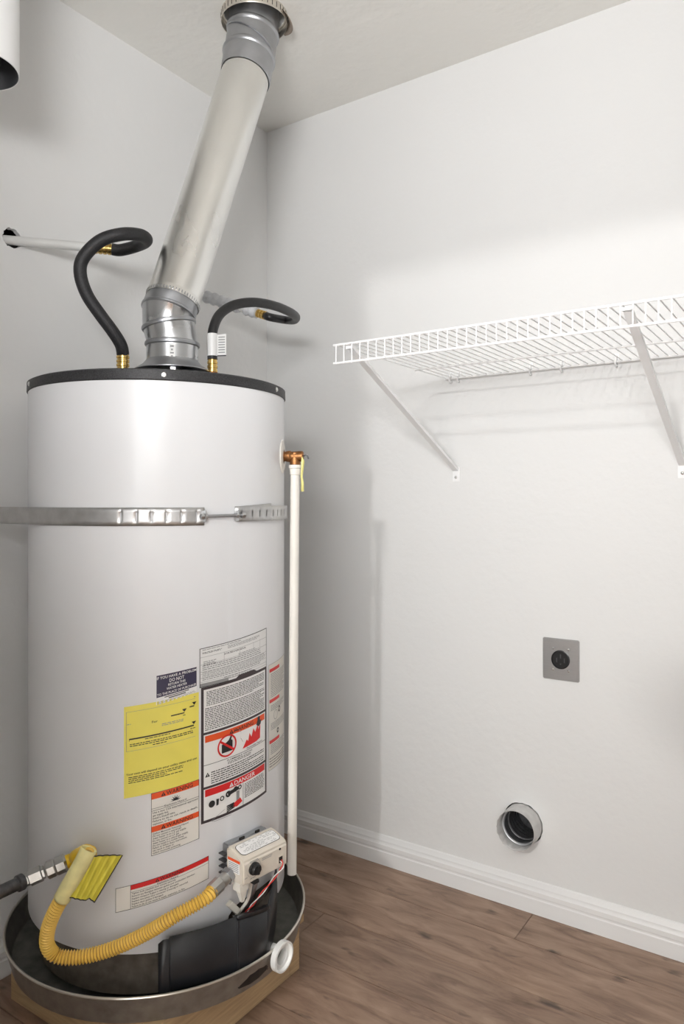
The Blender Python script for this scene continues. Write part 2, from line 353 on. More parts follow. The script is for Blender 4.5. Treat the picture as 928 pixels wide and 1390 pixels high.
# --- stickers
GL = {}
def glyphs(s):
    if s not in GL:
        c = bpy.data.curves.new('g', 'FONT'); c.body = s; c.size = 1; c.offset = .008; c.resolution_u = 2
        o = bpy.data.objects.new('g', c); COL.objects.link(o); bpy.context.view_layer.update()
        me = bpy.data.meshes.new_from_object(o.evaluated_get(bpy.context.evaluated_depsgraph_get()))
        vs = [tuple(v.co) for v in me.vertices]; fs = [tuple(p.vertices) for p in me.polygons]
        bpy.data.objects.remove(o); bpy.data.curves.remove(c); bpy.data.meshes.remove(me)
        x0 = min(v[0] for v in vs); x1 = max(v[0] for v in vs)
        GL[s] = ([(v[0]-x0, v[1]) for v in vs], fs, x1-x0)
    return GL[s]
class Sticker:
    """paper bonded to a curved jacket; x right, y down in metres"""
    def __init__(s, L, R, zTL, zTR, zBL, zBR, r=TR):
        s.L, s.R, s.q, s.r = L, R, (zTL, zTR, zBL, zBR), r
        s.W = math.radians(R-L)*r; s.H = ((zTL-zBL)+(zTR-zBR))/2; s.b = MB()
        s.pb = MB()
    def p(s, x, y, off):
        u = x/s.W; v = y/s.H; a, b_, c, d = s.q
        z = (a*(1-u)+b_*u)*(1-v)+(c*(1-u)+d*u)*v
        return cyl(s.L+(s.R-s.L)*u, z, s.r+off)
    def rect(s, x0, y0, x1, y1, m, off=.0009, body=None):
        body = body or s.b; n = max(1, int(abs(x1-x0)/.008)); vs = []; fs = []
        for i in range(n+1):
            x = x0+(x1-x0)*i/n; vs += [s.p(x, y0, off), s.p(x, y1, off)]
        for i in range(n): fs.append((2*i, 2*i+1, 2*i+3, 2*i+2))
        body.add(vs, fs, m)
    def paper(s, m): s.rect(0, 0, s.W, s.H, m, .0005, s.pb)
    def border(s, t, m='ink', x0=0, y0=0, x1=None, y1=None):
        x1 = s.W if x1 is None else x1; y1 = s.H if y1 is None else y1
        s.rect(x0, y0, x1, y0+t, m); s.rect(x0, y1-t, x1, y1, m); s.rect(x0, y0+t, x0+t, y1-t, m); s.rect(x1-t, y0+t, x1, y1-t, m)
    def poly(s, pts, m, off=.0012):
        tri = [tuple(Vector((*pts[i], 0)) for i in t) for t in tessellate_polygon([[Vector((x, y, 0)) for x, y in pts]])]
        while tri:
            a, b_, c = tri.pop(); e = ((a-b_).length, (b_-c).length, (c-a).length); k = e.index(max(e))
            if e[k] > .009:
                a, b_, c = ((a, b_, c), (b_, c, a), (c, a, b_))[k]; q = (a+b_)/2; tri += [(a, q, c), (q, b_, c)]
            else: s.b.add([s.p(v.x, v.y, off) for v in (a, b_, c)], [(0, 1, 2)], m)
    def text(s, t, x, y, h, m='ink', align='L', wmax=None, off=.0012):
        vs, fs, wd = glyphs(t); k = h/.70; kx = k
        if wmax: kx = min(k*1.5, wmax/wd)
        ox = x if align == 'L' else (x-wd*kx/2 if align == 'C' else x-wd*kx)
        s.b.add([s.p(ox+a*kx, y-c*k, off) for a, c in vs], fs, m)
    def lines(s, x0, y0, x1, y1, n, m='ink', t=.45, rag=.3, rnd=random):
        dy = (y1-y0)/n
        for i in range(n):
            y = y0+(i+.5)*dy; x = x0; end = x1-(rnd.random()**3)*(x1-x0)*rag if i % 3 == 2 else x1-rnd.random()*.004
            while x < end:
                wd = rnd.uniform(.0025, .010); xe = min(x+wd, end)
                if xe-x > .001: s.rect(x, y-dy*t/2, xe, y+dy*t/2, m)
                x = xe+.0014
    def ring(s, cx, cy, ro, ri, m, off=.0014, n=28):
        vs = []; fs = []
        for k in range(n):
            a = 2*PI*k/n; vs += [s.p(cx+ro*math.cos(a), cy+ro*math.sin(a), off), s.p(cx+ri*math.cos(a), cy+ri*math.sin(a), off)]
        for k in range(n): j = (k+1) % n; fs.append((2*k, 2*k+1, 2*j+1, 2*j))
        s.b.add(vs, fs, m)
    def alert(s, x, y, h, m='ink', ex='orange'):
        s.poly([(x, y), (x+h*1.15, y), (x+h*.575, y-h)], m, .0012); s.rect(x+h*.52, y-h*.65, x+h*.64, y-h*.15, ex, .0015)
    def done(s, name, label):
        o = s.pb.obj(name, wh, smooth=True, label=label)
        q = s.b.obj('print', o, smooth=False); return o
rd = random.Random(5)
# rating plate
s = Sticker(-27.0, 8.4, .844, .8647, .7645, .779); s.paper('clearfilm'); W_, H_ = s.W, s.H
s.border(.0013, 'ink')
for y in (.23, .42, .60, .66, .76, .86, .93): s.rect(.002, y*H_, W_-.002, y*H_+.0006, 'grey')
s.lines(.006, .003, W_*.55, .006, 1, 'grey', rnd=rd); s.lines(W_*.35, .007, W_*.85, .014, 3, 'grey', rnd=rd)
s.lines(.006, .009, W_*.28, .013, 2, 'ink', rnd=rd)
s.lines(W_*.3, .021, W_*.62, .025, 2, 'ink', rnd=rd); s.lines(.008, .028, W_*.2, .038, 3, 'grey', rnd=rd); s.lines(W_*.5, .030, W_*.8, .036, 2, 'grey', rnd=rd)
s.lines(.006, .036, W_-.02, .048, 3, 'grey', rnd=rd); s.lines(.006, .050, W_-.006, .062, 4, 'grey', rnd=rd); s.lines(.006, .062, W_-.02, .069, 2, 'grey', rnd=rd); s.lines(W_*.3, .071, W_-.05, .077, 2, 'grey', rnd=rd)
for x in (.30, .52, .74, .86): s.rect(W_*x, .22*H_, W_*x+.0006, .42*H_, 'grey')
s.rect(.0012, H_*.90, W_*.36, H_-.0012, 'grey', .0008)
s.done('rating_label', 'pale grey data label with fine rows of print above the black-framed label')
# main safety label
s = Sticker(-26.4, 8.4, .7643, .7804, .4874, .503); s.paper('paper'); W_, H_ = s.W, s.H
B = .0055; s.border(B, 'brown')
s.poly([(W_*.44, 0.0005), (W_*.50, -.006), (W_*.74, -.006), (W_*.80, .0005)], 'brown', .0013)
s.lines(B+.006, B+.004, W_-B-.004, H_*.145, 9, 'ink', .42, rnd=rd); s.lines(B+.003, H_*.155, W_-B-.003, H_*.325, 13, 'ink', .42, .1, rnd=rd)
s.rect(B, H_*.335, W_-B, H_*.352, 'brown')
y = H_*.362; s.rect(B+.003, y, W_-B-.003, y+.0135, 'orange'); s.alert(W_*.36, y+.0112, .0088); s.text('WARNING', W_*.42, y+.0112, .0088, wmax=.055)
# pictograms: no fuel can, flame
cx, cy = W_*.33, H_*.48
s.poly([(cx-.013, cy+.013), (cx+.013, cy+.013), (cx+.013, cy-.008), (cx+.006, cy-.012), (cx-.002, cy-.007), (cx-.013, cy-.005)], 'ink', .0012)
s.poly([(cx+.004, cy-.011), (cx+.009, cy-.019), (cx+.012, cy-.018), (cx+.009, cy-.010)], 'ink', .0013)
for (xa, ya), (xb, yb) in zip([(cx+.009, cy-.019), (cx+.018, cy-.026), (cx+.030, cy-.025), (cx+.035, cy-.018), (cx+.034, cy-.006)], [(cx+.018, cy-.026), (cx+.030, cy-.025), (cx+.035, cy-.018), (cx+.034, cy-.006), (cx+.040, cy+.004)]):
    s.poly([(xa, ya), (xb, yb), (xb, yb+.0016), (xa, ya+.0016)], 'ink' if xa < cx+.02 else 'grey', .0013)
s.ring(cx, cy, .023, .0195, 'red'); a = .6
s.poly([(cx-.018, cy-.011), (cx-.016, cy-.015), (cx+.018, cy+.011), (cx+.016, cy+.015)], 'red', .0016)
fx, fy = W_*.62, H_*.497
s.poly([(fx-.012, fy+.015), (fx+.000, fy-.001), (fx+.004, fy+.004), (fx+.008, fy-.012), (fx+.014, fy-.002), (fx+.020, fy-.018), (fx+.026, fy-.008), (fx+.034, fy-.022), (fx+.036, fy-.010), (fx+.043, fy-.020), (fx+.042, fy+.010), (fx+.030, fy+.013)], 'red')
s.poly([(fx+.029, fy-.022), (fx+.034, fy-.032), (fx+.040, fy-.034), (fx+.043, fy-.027), (fx+.047, fy-.030), (fx+.044, fy-.020), (fx+.037, fy-.016)], 'ink', .0014)
s.ring(fx+.0375, fy-.034, .0042, 0, 'ink')
s.rect(B, H_*.575, W_-B, H_*.575+.0009, 'ink'); s.text('Flammable Vapors', W_*.62, H_*.568, .0034, 'ink', wmax=.05)
s.text('FLAMMABLE VAPORS', W_*.33, H_*.598, .0034, 'ink', wmax=.075)
s.alert(B+.003, H_*.665, .009, 'ink', 'paper'); s.lines(W_*.34, H_*.603, W_*.7, H_*.625, 2, 'ink', .42, rnd=rd)
s.lines(B+.016, H_*.632, W_-B-.004, H_*.728, 6, 'ink', .42, .5, rnd=rd)
s.rect(B, H_*.735, W_-B, H_*.752, 'brown'); y = H_*.757
s.rect(B+.003, y, W_-B-.003, y+.0145, 'red'); s.alert(W_*.36, y+.012, .009, 'paper', 'red'); s.text('DANGER', W_*.43, y+.012, .009, 'paper', wmax=.058)
s.rect(W_*.56, y+.016, W_*.56+.001, H_-B, 'ink'); s.lines(W_*.585, y+.018, W_-B-.004, H_-B-.012, 10, 'ink', .42, .5, rnd=rd)
hx, hy = W_*.13, y+.0325
s.ring(hx, hy, .007, 0, 'ink'); s.poly([(hx+.010, hy-.007), (hx+.016, hy-.006), (hx+.015, hy+.006), (hx+.010, hy+.007)], 'ink'); s.ring(hx+.023, hy-.004, .005, .003, 'ink')
s.ring(hx+.038, hy-.008, .0065, .003, 'ink'); s.poly([(hx+.036, hy-.012), (hx+.062, hy-.015), (hx+.064, hy-.008), (hx+.038, hy-.004)], 'ink'); s.ring(hx+.056, hy-.012, .0055, .0, 'ink'); s.ring(hx+.067, hy-.012, .005, .0025, 'ink')
s.poly([(hx+.052, hy+.016), (hx+.068, hy+.010), (hx+.074, hy+.020), (hx+.060, hy+.026), (hx+.050, hy+.024)], 'red'); s.poly([(hx+.058, hy-.006), (hx+.066, hy-.006), (hx+.066, hy+.012), (hx+.058, hy+.014)], 'grey')
for k in range(4): s.poly([(hx+.052, hy+.014+k*.003), (hx+.034, hy+.0155+k*.0038), (hx+.034, hy+.0180+k*.0038), (hx+.054, hy+.018+k*.0025)], 'ink')
for q in (((hx-.002, hy+.034), (hx+.030, hy+.020)), ((hx-.002, hy+.034), (hx+.006, hy+.037)), ((hx+.006, hy+.037), (hx+.045, hy+.037))):
    (xa, ya), (xb, yb) = q; s.poly([(xa, ya), (xb, yb), (xb, yb+.0008), (xa, ya+.0008)], 'grey')
s.done('safety_label', 'large black-framed warning and danger label with flame and hand pictures')
# side label, round the right of the jacket
s = Sticker(10.3, 33, .780, .783, .545, .541); s.paper('paper2'); W_, H_ = s.W, s.H; s.border(.0008, 'grey')
for yy in (.045, .335, .72): s.rect(.004, H_*yy, W_*.52, H_*yy+.0075, 'red')
s.lines(.010, H_*.09, W_-.008, H_*.32, 14, 'grey', .42, rnd=rd); s.lines(.010, H_*.39, W_-.008, H_*.45, 4, 'grey', .42, rnd=rd); s.lines(.010, H_*.56, W_-.008, H_*.63, 5, 'grey', .42, rnd=rd)
s.ring(W_*.30, H_*.50, .011, .0098, 'grey'); s.ring(W_*.5, H_*.47, .007, .004, 'ink'); s.ring(W_*.42, H_*.665, .006, .003, 'ink')
s.lines(.010, H_*.76, W_-.008, H_*.86, 6, 'grey', .42, rnd=rd); s.lines(.004, H_*.88, W_-.008, H_*.98, 4, 'ink', .3, rnd=rd)
s.done('instruction_label', 'tall narrow cream label with red headings beside the cream discharge pipe')
# navy label
s = Sticker(-43.9, -28.1, .797, .809, .738, .758); s.paper('paper'); W_, H_ = s.W, s.H
s.rect(.0006, .0006, W_-.0006, H_*.76, 'navy')
for k, (t_, ww, hh) in enumerate((('IF YOU HAVE A PROBLEM', .97, .0052), ('DO NOT', .36, .0066), ('RETURN THIS', .42, .0046), ('WATER HEATER', .50, .0046), ('TO THE PLACE OF PURCHASE', .95, .0046))):
    s.text(t_, W_/2, (.0085, .0175, .0245, .0315, .0395)[k], hh, 'paper', 'C', W_*ww)
s.rect(W_*.2, H_*.79, W_*.80, H_*.82, 'ink'); s.rect(W_*.3, H_*.85, W_*.72, H_*.885, 'ink'); s.lines(.002, H_*.90, W_-.002, H_*.99, 2, 'grey', .3, .2, rnd=rd)
s.done('return_label', 'small dark blue label with white capitals above the yellow label')
# yellow energy label
s = Sticker(-56.2, -27.3, .736, .757, .555, .580); s.paper('yellow'); W_, H_ = s.W, s.H
def arrow(x, y): s.poly([(x-.0045, y-.006), (x+.0045, y-.006), (x, y)], 'ink')
s.rect(W_*.62, H_*.185, W_*.80, H_*.185+.0022, 'ink'); arrow(W_*.80, H_*.18); s.rect(W_*.87, H_*.135, W_*.935, H_*.135+.0022, 'ink'); arrow(W_*.935, H_*.13)
s.rect(W_*.07, H_*.355, W_*.93, H_*.355+.0026, 'ink'); arrow(W_*.93, H_*.35)
s.rect(W_*.07, H_*.355, W_*.075, H_*.385, 'ink')
s.text('For', W_*.37, H_*.225, .0042, 'ink', wmax=.011); s.lines(W_*.5, H_*.25, W_*.8, H_*.285, 2, 'grey', .4, rnd=rd)
s.lines(W_*.28, H_*.375, W_*.62, H_*.395, 1, 'ink', .4, rnd=rd); s.lines(W_*.08, H_*.41, W_*.93, H_*.45, 2, 'ink', .45, .05, rnd=rd); s.lines(W_*.38, H_*.455, W_*.58, H_*.475, 1, 'ink', .45, rnd=rd)
s.text('Your cost will depend on your utility rates and use', W_*.03, H_*.755, .0042, 'ink', wmax=W_*.94)
s.lines(W_*.06, H_*.77, W_*.80, H_*.85, 4, 'ink', .4, .5, rnd=rd)
for x0, y0, x1, y1 in ((.03, .06, .95, .063), (.03, .49, .95, .493), (.03, .06, .035, .49)): s.rect(W_*x0, H_*y0, W_*x1, H_*y1, 'grey')
s.lines(W_*.93, H_*.03, W_*.97, H_*.05, 1, 'grey', rnd=rd); s.lines(W_*.78, H_*.21, W_*.85, H_*.225, 1, 'ink', rnd=rd); s.lines(W_*.88, H_*.385, W_*.95, H_*.40, 1, 'ink', rnd=rd); s.lines(W_*.04, H_*.19, W_*.1, H_*.205, 1, 'grey', rnd=rd)
s.done('energy_label', 'large yellow label with black scale lines')
# double warning label
s = Sticker(-45.8, -27.2, .5636, .5805, .4393, .4601); s.paper('paper2'); W_, H_ = s.W, s.H; s.border(.0008, 'ink')
s.rect(.0008, .0008, W_-.0008, .0125, 'orange'); s.alert(W_*.2, .0105, .008); s.text('WARNING', W_*.31, .0105, .008, wmax=.052)
cx, cy = W_*.5, .0235; st = []
for k in range(14):
    a = PI+PI*k/13; r = .011 if k % 2 == 0 else .005; st.append((cx+r*math.cos(a), cy+.003+r*math.sin(a)))
s.poly(st[::-1], 'ink')
s.text('Explosion Hazard', cx, .0325, .0036, 'ink', 'C', W_*.45); s.rect(0, .0305, W_*.3, .0311, 'ink'); s.rect(0, .0345, W_, .0352, 'ink')
for k, t_ in enumerate(('Use a new CSA International approved', 'gas supply line.', 'Install a shutoff valve.', 'Failure to do so can result in death,', 'explosion, or fire.')): s.text(t_, .003, .0405+k*.0056, .0036, wmax=None if k in (1, 2, 4) else W_-.006)
s.rect(.0008, .0655, W_-.0008, .0765, 'orange'); s.alert(W_*.2, .0748, .0078); s.text('WARNING', W_*.31, .0748, .0078, wmax=.052)
for k, t_ in enumerate(('Carbon Monoxide Poisoning Hazard', 'Do not connect a natural gas', 'water heater to an L.P. gas supply.', 'Do not connect an L.P. gas', 'water heater to a natural gas supply.', 'Do not install in a mobile home.', 'Failure to follow these instructions', 'can result in death or', 'carbon monoxide poisoning.')): s.text(t_, .003, .0815+k*.0047, .0033)
s.done('gas_warning_label', 'cream label with two orange WARNING bars below the yellow label')
# long warning label
s = Sticker(-59.5, -23.2, .377, .4205, .329, .374); s.paper('paper2'); W_, H_ = s.W, s.H; s.border(.0008, 'ink')
XB0 = W_*.16; s.rect(XB0, .0008, XB0+.0008, H_, 'ink'); s.rect(XB0, .0008, W_-.0008, .0098, 'red'); s.alert(W_*.42, .0085, .0068); s.text('WARNING', W_*.47, .0085, .0068, wmax=.046)
s.text('Explosion Hazard', W_*.55, .0135, .003, 'ink', 'C', .04); s.rect(XB0, .0142, W_, .0147, 'ink')
for k, t_ in enumerate(('Tighten both manifold door screws securely.', 'Remove any fiberglass between gasket and combustion chamber.', 'Replace viewport if glass is missing or damaged.', 'Replace two piece wire connector if missing or removed.', 'Replace door gasket if damaged.', 'Failure to do so can result in death, explosion, or fire.')): s.text(t_, XB0+.003, .0190+k*.0051, .0033)
s.done('manifold_warning_label', 'long low cream label with one red WARNING bar above the yellow gas hose')

# --- gas control valve
AV = -7; n_ = azn(AV); t_v = Vector((-n_.y, n_.x, 0))
XV = Matrix((t_v, Vector((0, 0, 1)), n_)).transposed().to_4x4(); XV = T(TC) @ XV @ T((.001, -.0165, -.029)) @ Matrix.Diagonal((1.10, 1, 1, 1))     # local x = along jacket to the right, y = up, z = outward
def ext(prof, x0, x1, m, X, inset=0):
    """profile in (z,y) swept along local x"""
    b = MB(); k = len(prof); vs = []
    for x in (x0, x1):
        for z, y in prof: vs.append(X @ Vector((x, y, z)))
    b.add(vs, [(i, (i+1) % k, (i+1) % k+k, i+k) for i in range(k)]+[tuple(range(k)), tuple(range(k, 2*k))[::-1]], m); return b
b = ext([(.338, .392), (.391, .392), (.391, .438), (.384, .446), (.350, .4585), (.338, .456)], -.056, .057, 'cream', XV)
gv = b.obj('gas_control_valve', wh, bevel=.004, label='cream gas control valve box with a round dial')
b = ext([(.316, .396), (.3375, .396), (.3375, .450), (.334, .4555), (.316, .4555)], -.048, .050, 'galv_dull', XV); b.obj('valve_body', gv, bevel=.002, label='thin grey metal body behind the cream cover')
for xa, xb in ((-.022, -.010), (.018, .028)):
    ext([(.3355, .4560), (.3385, .4560), (.3385, .4610), (.3355, .4610)], xa, xb, 'dark', XV).obj('cover_latch', gv, False)
for k in range(4):
    b = MB(); b.box((-.058, .398+k*.013, .318), (-.046, .4005+k*.013, .336), 'iron', XV); b.obj('cooling_fin', gv, False)
# top label on the sloping face
tn = Vector((0, .034, .0125)).normalized()    # local outward normal of slope (x,y,z)
def slope(x, d, off=.0006):   # d: 0 front .. 1 back
    z = .3815-(.3815-.3525)*d; y = .4470+(.4577-.4470)*d; return XV @ (Vector((x, y, z))+tn*off)
def rrect(x0, x1, d0, d1, rx, rd_, n=5):
    pts = []
    for (cx, cd, a0) in ((x1-rx, d1-rd_, 0), (x0+rx, d1-rd_, 90), (x0+rx, d0+rd_, 180), (x1-rx, d0+rd_, 270)):
        for k in range(n+1): a = math.radians(a0+90*k/n); pts.append((cx+rx*math.cos(a), cd+rd_*math.sin(a)))
    return pts
b = MB(); p_ = rrect(-.049, .049, .0, 1.0, .009, .28); b.add([slope(x, d) for x, d in p_], [tuple(range(len(p_)))], 'ink')
p_ = rrect(-.048, .048, .03, .97, .009, .27); b.add([slope(x, d, .0011) for x, d in p_], [tuple(range(len(p_)))], 'paper')
for i in range(8):
    d = .12+i*.105; x = -.040+(0 if i < 7 else .01)
    while x < .040:
        wd = rd.uniform(.003, .009); 
        if rd.random() < .6: b.add([slope(x, d, .0015), slope(x+wd, d, .0015), slope(x+wd, d+.03, .0015), slope(x, d+.03, .0015)], [(0, 1, 2, 3)], 'grey')
        x += wd+.002
b.obj('valve_label', gv, False, label='white rounded label with fine print')
XF = XV @ T((0, 0, .391))
def flat(b, pts, m, off, X=XF): b.add([X @ Vector((x, y, off)) for x, y in pts], [tuple(range(len(pts)))], m)
b = MB(); b.lathe([(0.0125, 0), (.0125, .004), (.0105, .005), (.0105, .010), (.009, .012), (0, .012)], 'black', XF @ T((-.030, .4195, .0)), 32)
b.box((-.0325, .4115, .012), (-.0275, .4275, .0155), 'black', XF); b.obj('control_knob', gv, bevel=.0)
b = MB(); b.box((.0310, .402, -.001), (.0430, .4185, .0012), 'cream', XF); b.box((.0325, .404, .0012), (.0415, .4165, .0016), 'dark', XF); b.obj('wire_socket', gv, False, label='dark wire socket')
b = MB(); b.box((-.030, .3865, -.012), (-.018, .3925, .0012), 'black', XF); b.obj('igniter_button', gv, False)
b = MB()
def ftext(b, s_, x, y, h, m, X=XF, off=.0006):
    vs, fs, wd = glyphs(s_); k = h/.7; b.add([X @ Vector((x+a*k, y+c*k, off)) for a, c in vs], fs, m)
ftext(b, 'HOT', -.052, .406, .0022, 'ink'); ftext(b, 'VERY HOT', -.040, .4005, .002, 'ink'); ftext(b, 'A B C', -.017, .4075, .002, 'ink')
for y, x0, x1 in ((.4350, -.040, -.020), (.4325, -.040, -.018), (.4300, -.010, .016), (.4270, -.010, .014)): flat(b, [(x0, y), (x1, y), (x1, y+.0012), (x0, y+.0012)], 'grey', .0006)
b.lathe([(.0024, 0), (.0024, .0008), (0, .001)], 'ink', XF @ T((.036, .4325, 0)), 12)
for i in range(22):
    a = math.radians(200+i*10); a2 = a+math.radians(8); r = .0165
    flat(b, [(-.030+r*math.cos(a), .4195+r*math.sin(a)), (-.030+r*math.cos(a2), .4195+r*math.sin(a2)), (-.030+(r+.0006)*math.cos(a2), .4195+(r+.0006)*math.sin(a2)), (-.030+(r+.0006)*math.cos(a), .4195+(r+.0006)*math.sin(a))], 'grey', .0005)
b.obj('dial_markings', gv, False)
b = MB()
def sideq(z0, z1, y0, y1, m, off): b.add([XV @ Vector((-.056-off, y, z)) for z, y in ((z0, y0), (z1, y0), (z1, y1), (z0, y1))], [(0, 1, 2, 3)], m)
sideq(.345, .382, .4345, .440, 'orange', .0006); sideq(.346, .381, .413, .434, 'paper', .0006)
for k in range(5): sideq(.348, .378, .4155+k*.0037, .417+k*.0037, 'grey', .001)
b.obj('side_label', gv, False, label='small white label with an orange bar')
# tubes and igniter parts under the valve (parts of the heater)
P = lambda x, y, z: XV @ Vector((x, y, z))
b = MB(); b.tube([P(-.006, .395, .355), P(-.006, .36, .352), P(-.008, .33, .345), P(-.012, .30, .325), P(-.014, .27, .30), P(-.014, .25, .28)], .0035, 'creamlt', 10, smooth=6); b.obj('pilot_tube', wh)
b = MB(); b.tube([P(.012, .395, .350), P(.012, .36, .345), P(.010, .33, .335), P(.006, .29, .315), P(.0, .25, .28)], .006, 'galv_dull', 12, smooth=6); b.obj('burner_supply_tube', wh)
b = MB(); b.box((-.050, .372, .352), (-.028, .392, .374), 'creamlt', XV); b.add([P(-.046, .372, .355), P(-.030, .372, .355), P(-.030, .372, .372), P(-.046, .372, .372), P(-.039, .345, .360), P(-.033, .345, .360), P(-.033, .345, .366), P(-.039, .345, .366)], [(0, 1, 5, 4), (1, 2, 6, 5), (2, 3, 7, 6), (3, 0, 4, 7), (4, 5, 6, 7)], 'creamlt'); b.obj('igniter_spout', wh, False, label='pale cream tapered connector below the valve')
XC = XV @ T((-.030, .318, .325)) @ Matrix.Rotation(math.radians(38), 4, 'Z')
b = MB(); b.box((-.006, -.020, -.004), (.006, .016, .006), 'creamlt', XC); b.obj('wire_connector', wh, bevel=.001, label='pale plastic wire connector')
for nm, mm, ph in (('red_wire', 'wired', 0), ('white_wire', 'wirew', PI)):
    pts = []
    base = spline([P(.037, .409, .392), P(.036, .400, .400), P(.030, .380, .388), P(.018, .345, .365), P(.006, .315, .345), P(.002, .295, .330), P(.004, .27, .315)], 8)
    for i, q in enumerate(base):
        a = i*.42+ph; pts.append(q+t_v*(math.cos(a)*.0022)+n_*(math.sin(a)*.0022))
    b = MB(); b.tube(pts, .0012, mm, 8); b.obj('wire', wh, label=nm.replace('_', ' ')+' looped from the valve socket')
# --- black outer burner door hanging off the front
pd = bpy.data.objects.new
b = MB(); NS = []
def pp(az, r, z): return cyl(az, z, r)
cols = [(-43, .3255, .283, .15), (-41.5, .3265, .290, .15), (-39.5, .327, .291, .15), (-39, .322, .2925, .15), (-34, .323, .294, .15), (-28, .324, .295, .15), (-22, .325, .296, .15), (-15, .326, .297, .15), (-14, .330, .2965, .15), (-10, .3335, .2945, .15), (-6, .334, .291, .152), (-2, .333, .287, .156), (0, .330, .285, .160), (1.5, .325, .296, .17), (5, .319, .312, .19), (9, .312, .330, .21), (12.5, .305, .346, .235), (13.5, .303, .350, .248)]
vs = []; fs = []
for az, r, z1, z0 in cols: vs += [pp(az, r, z0), pp(az, r, z0+(z1-z0)*.5), pp(az, r, z1)]
for i in range(len(cols)-1):
    for j in (0, 1): fs.append((3*i+j, 3*i+3+j, 3*i+4+j, 3*i+1+j))
b.add(vs, fs, 'blackpanel'); bd = b.obj('burner_door', wh, solid=.0025, label='curved black steel burner door pulled off the base')
b = MB(); vs = []; fs = []
seg = [c for c in cols if -15 <= c[0] <= 0]
for az, r, z1, z0 in seg: vs += [pp(az, r-.014, z1-.004), pp(az, r+.001, z1+.001), pp(az, r+.002, z1-.006)]
for i in range(len(seg)-1):
    for j in (0, 1): fs.append((3*i+j, 3*i+3+j, 3*i+4+j, 3*i+1+j))
b.add(vs, fs, 'blackpanel'); b.obj('door_lip', bd, solid=.002)
for az in (-14.5, -.6):
    b = MB(); b.tube([pp(az, .329, .152), pp(az, .3315, .29)], .0022, 'blackpanel', 8); b.obj('door_crease', bd)
# --- flue hood on top
AX0 = Vector((.362, -.778, 1.613)); AX1 = Vector((.378, -.538, 2.258)); AXN = (AX1-AX0).normalized()
Rr = Vector((.827, .562, 0)); HC = Vector((.362, -.778, 0))
b = MB(); b.lathe([(.089, 1.449), (.0885, 1.4515), (.080, 1.457), (.068, 1.465), (.060, 1.475), (.0585, 1.484)], 'galv_dull', T(HC), 64); hood = b.obj('draft_hood', wh, solid=.0012, label='flared grey metal draft hood on the heater top')
for a in (-42, 48, 138, 228):
    b = MB(); c = HC+azn(a)*.079; X = T((c.x, c.y, 0)) @ Matrix.Rotation(math.radians(a), 4, 'Z')
    b.box((-.0012, -.006, 1.392), (.0012, .006, 1.455), 'galv', X); b.obj('hood_leg', hood, False)
# --- hot and cold nipples
PL = Vector((.266, -.845, 0)); PR = Vector((.441, -.725, 0))

# relief valve and discharge pipe
AT = 29; nt_ = azn(AT); BV = TC+nt_*.321; zt = 1.2475
b = MB(); b.lathe([(.030, -.004), (.029, .0015), (.024, .0035), (.012, .004)], 'cpvc', frame(cyl(AT, zt, TR), nt_), 32); e_ = b.obj('port_escutcheon', wh, label='round cream plastic collar round the relief valve port')
for v in e_.data.vertices: v.co.z = zt+(v.co.z-zt)*1.35
rv = thing('relief_valve', 'bronze temperature and pressure relief valve on the upper right of the tank', 'valve', (BV.x, BV.y, zt))
b = MB(); b.lathe([(.0, .287), (.0125, .287), (.0125, .2955), (.011, .297), (.0128, .303), (.0135, .309), (.0115, .3125), (.0115, .318), (.0125, .330), (.0125, .3385), (.0105, .3405), (0, .3405)], 'bronze', frame(TC+Vector((0, 0, zt)), nt_), 28)
b.lathe([(0, -.006), (.0105, -.008), (.0125, .012), (.0125, .019), (.011, .021), (0, .021)], 'bronze', frame((BV.x, BV.y, zt), (0, 0, -1)), 28); b.obj('valve_body', rv)
b = MB(); c = TC+nt_*.3405+Vector((0, 0, zt)); b.tube([c, c+nt_*.004+Vector((0, 0, .003)), c+nt_*.009+Vector((0, 0, .002)), c+nt_*.012+Vector((0, 0, -.006))], .0016, 'iron', 8, smooth=4); b.obj('test_lever', rv)
dp = thing('discharge_pipe', 'cream plastic relief discharge pipe running down the right side of the tank', 'pipe', (BV.x, BV.y, .27))
bot = BV+Rr*(-.012)+Vector((0, 0, .272)); top = BV+Vector((0, 0, zt-.030))
bot = Vector((BV.x-.0085, BV.y-.0015, .272))
b = MB(); b.tube([top, top.lerp(bot, .5), bot], .0108, 'cpvc', 24); b.obj('pipe', dp)
b = MB(); b.lathe([(.0105, 0), (.0148, 0), (.0150, -.004), (.0150, -.007), (.0130, -.009), (.0122, -.022), (.0105, -.024)], 'cpvc', T((BV.x, BV.y, zt-.020)), 24); b.obj('pipe_adapter', dp)
b = MB(); c = TC+nt_*.338+Vector((0, 0, zt-.002)); fwd = Vector((-.562, .827, 0)); pts = [(0, .0), (.002, -.010), (.0005, -.028), (-.001, -.045), (.001, -.060), (.0008, -.080)]; vs = []; fs = []
for i, (dx, dz) in enumerate(pts):
    wv = (.001, .004, .0032, .0024, .0034, .0036)[i]; tw = .5*math.sin(i*1.1); dirw = (Rr*math.cos(tw)+fwd*math.sin(tw))
    q = c+Rr*dx-fwd*.013+Vector((0, 0, dz)); vs += [q-dirw*wv, q+dirw*wv]
for i in range(len(pts)-1): fs.append((2*i, 2*i+1, 2*i+3, 2*i+2))
b.add(vs, fs, 'ribbon'); tag(b.obj('ribbon_tag', solid=.0006), 'thin pale yellow ribbon tag hanging from the relief valve', 'tag')

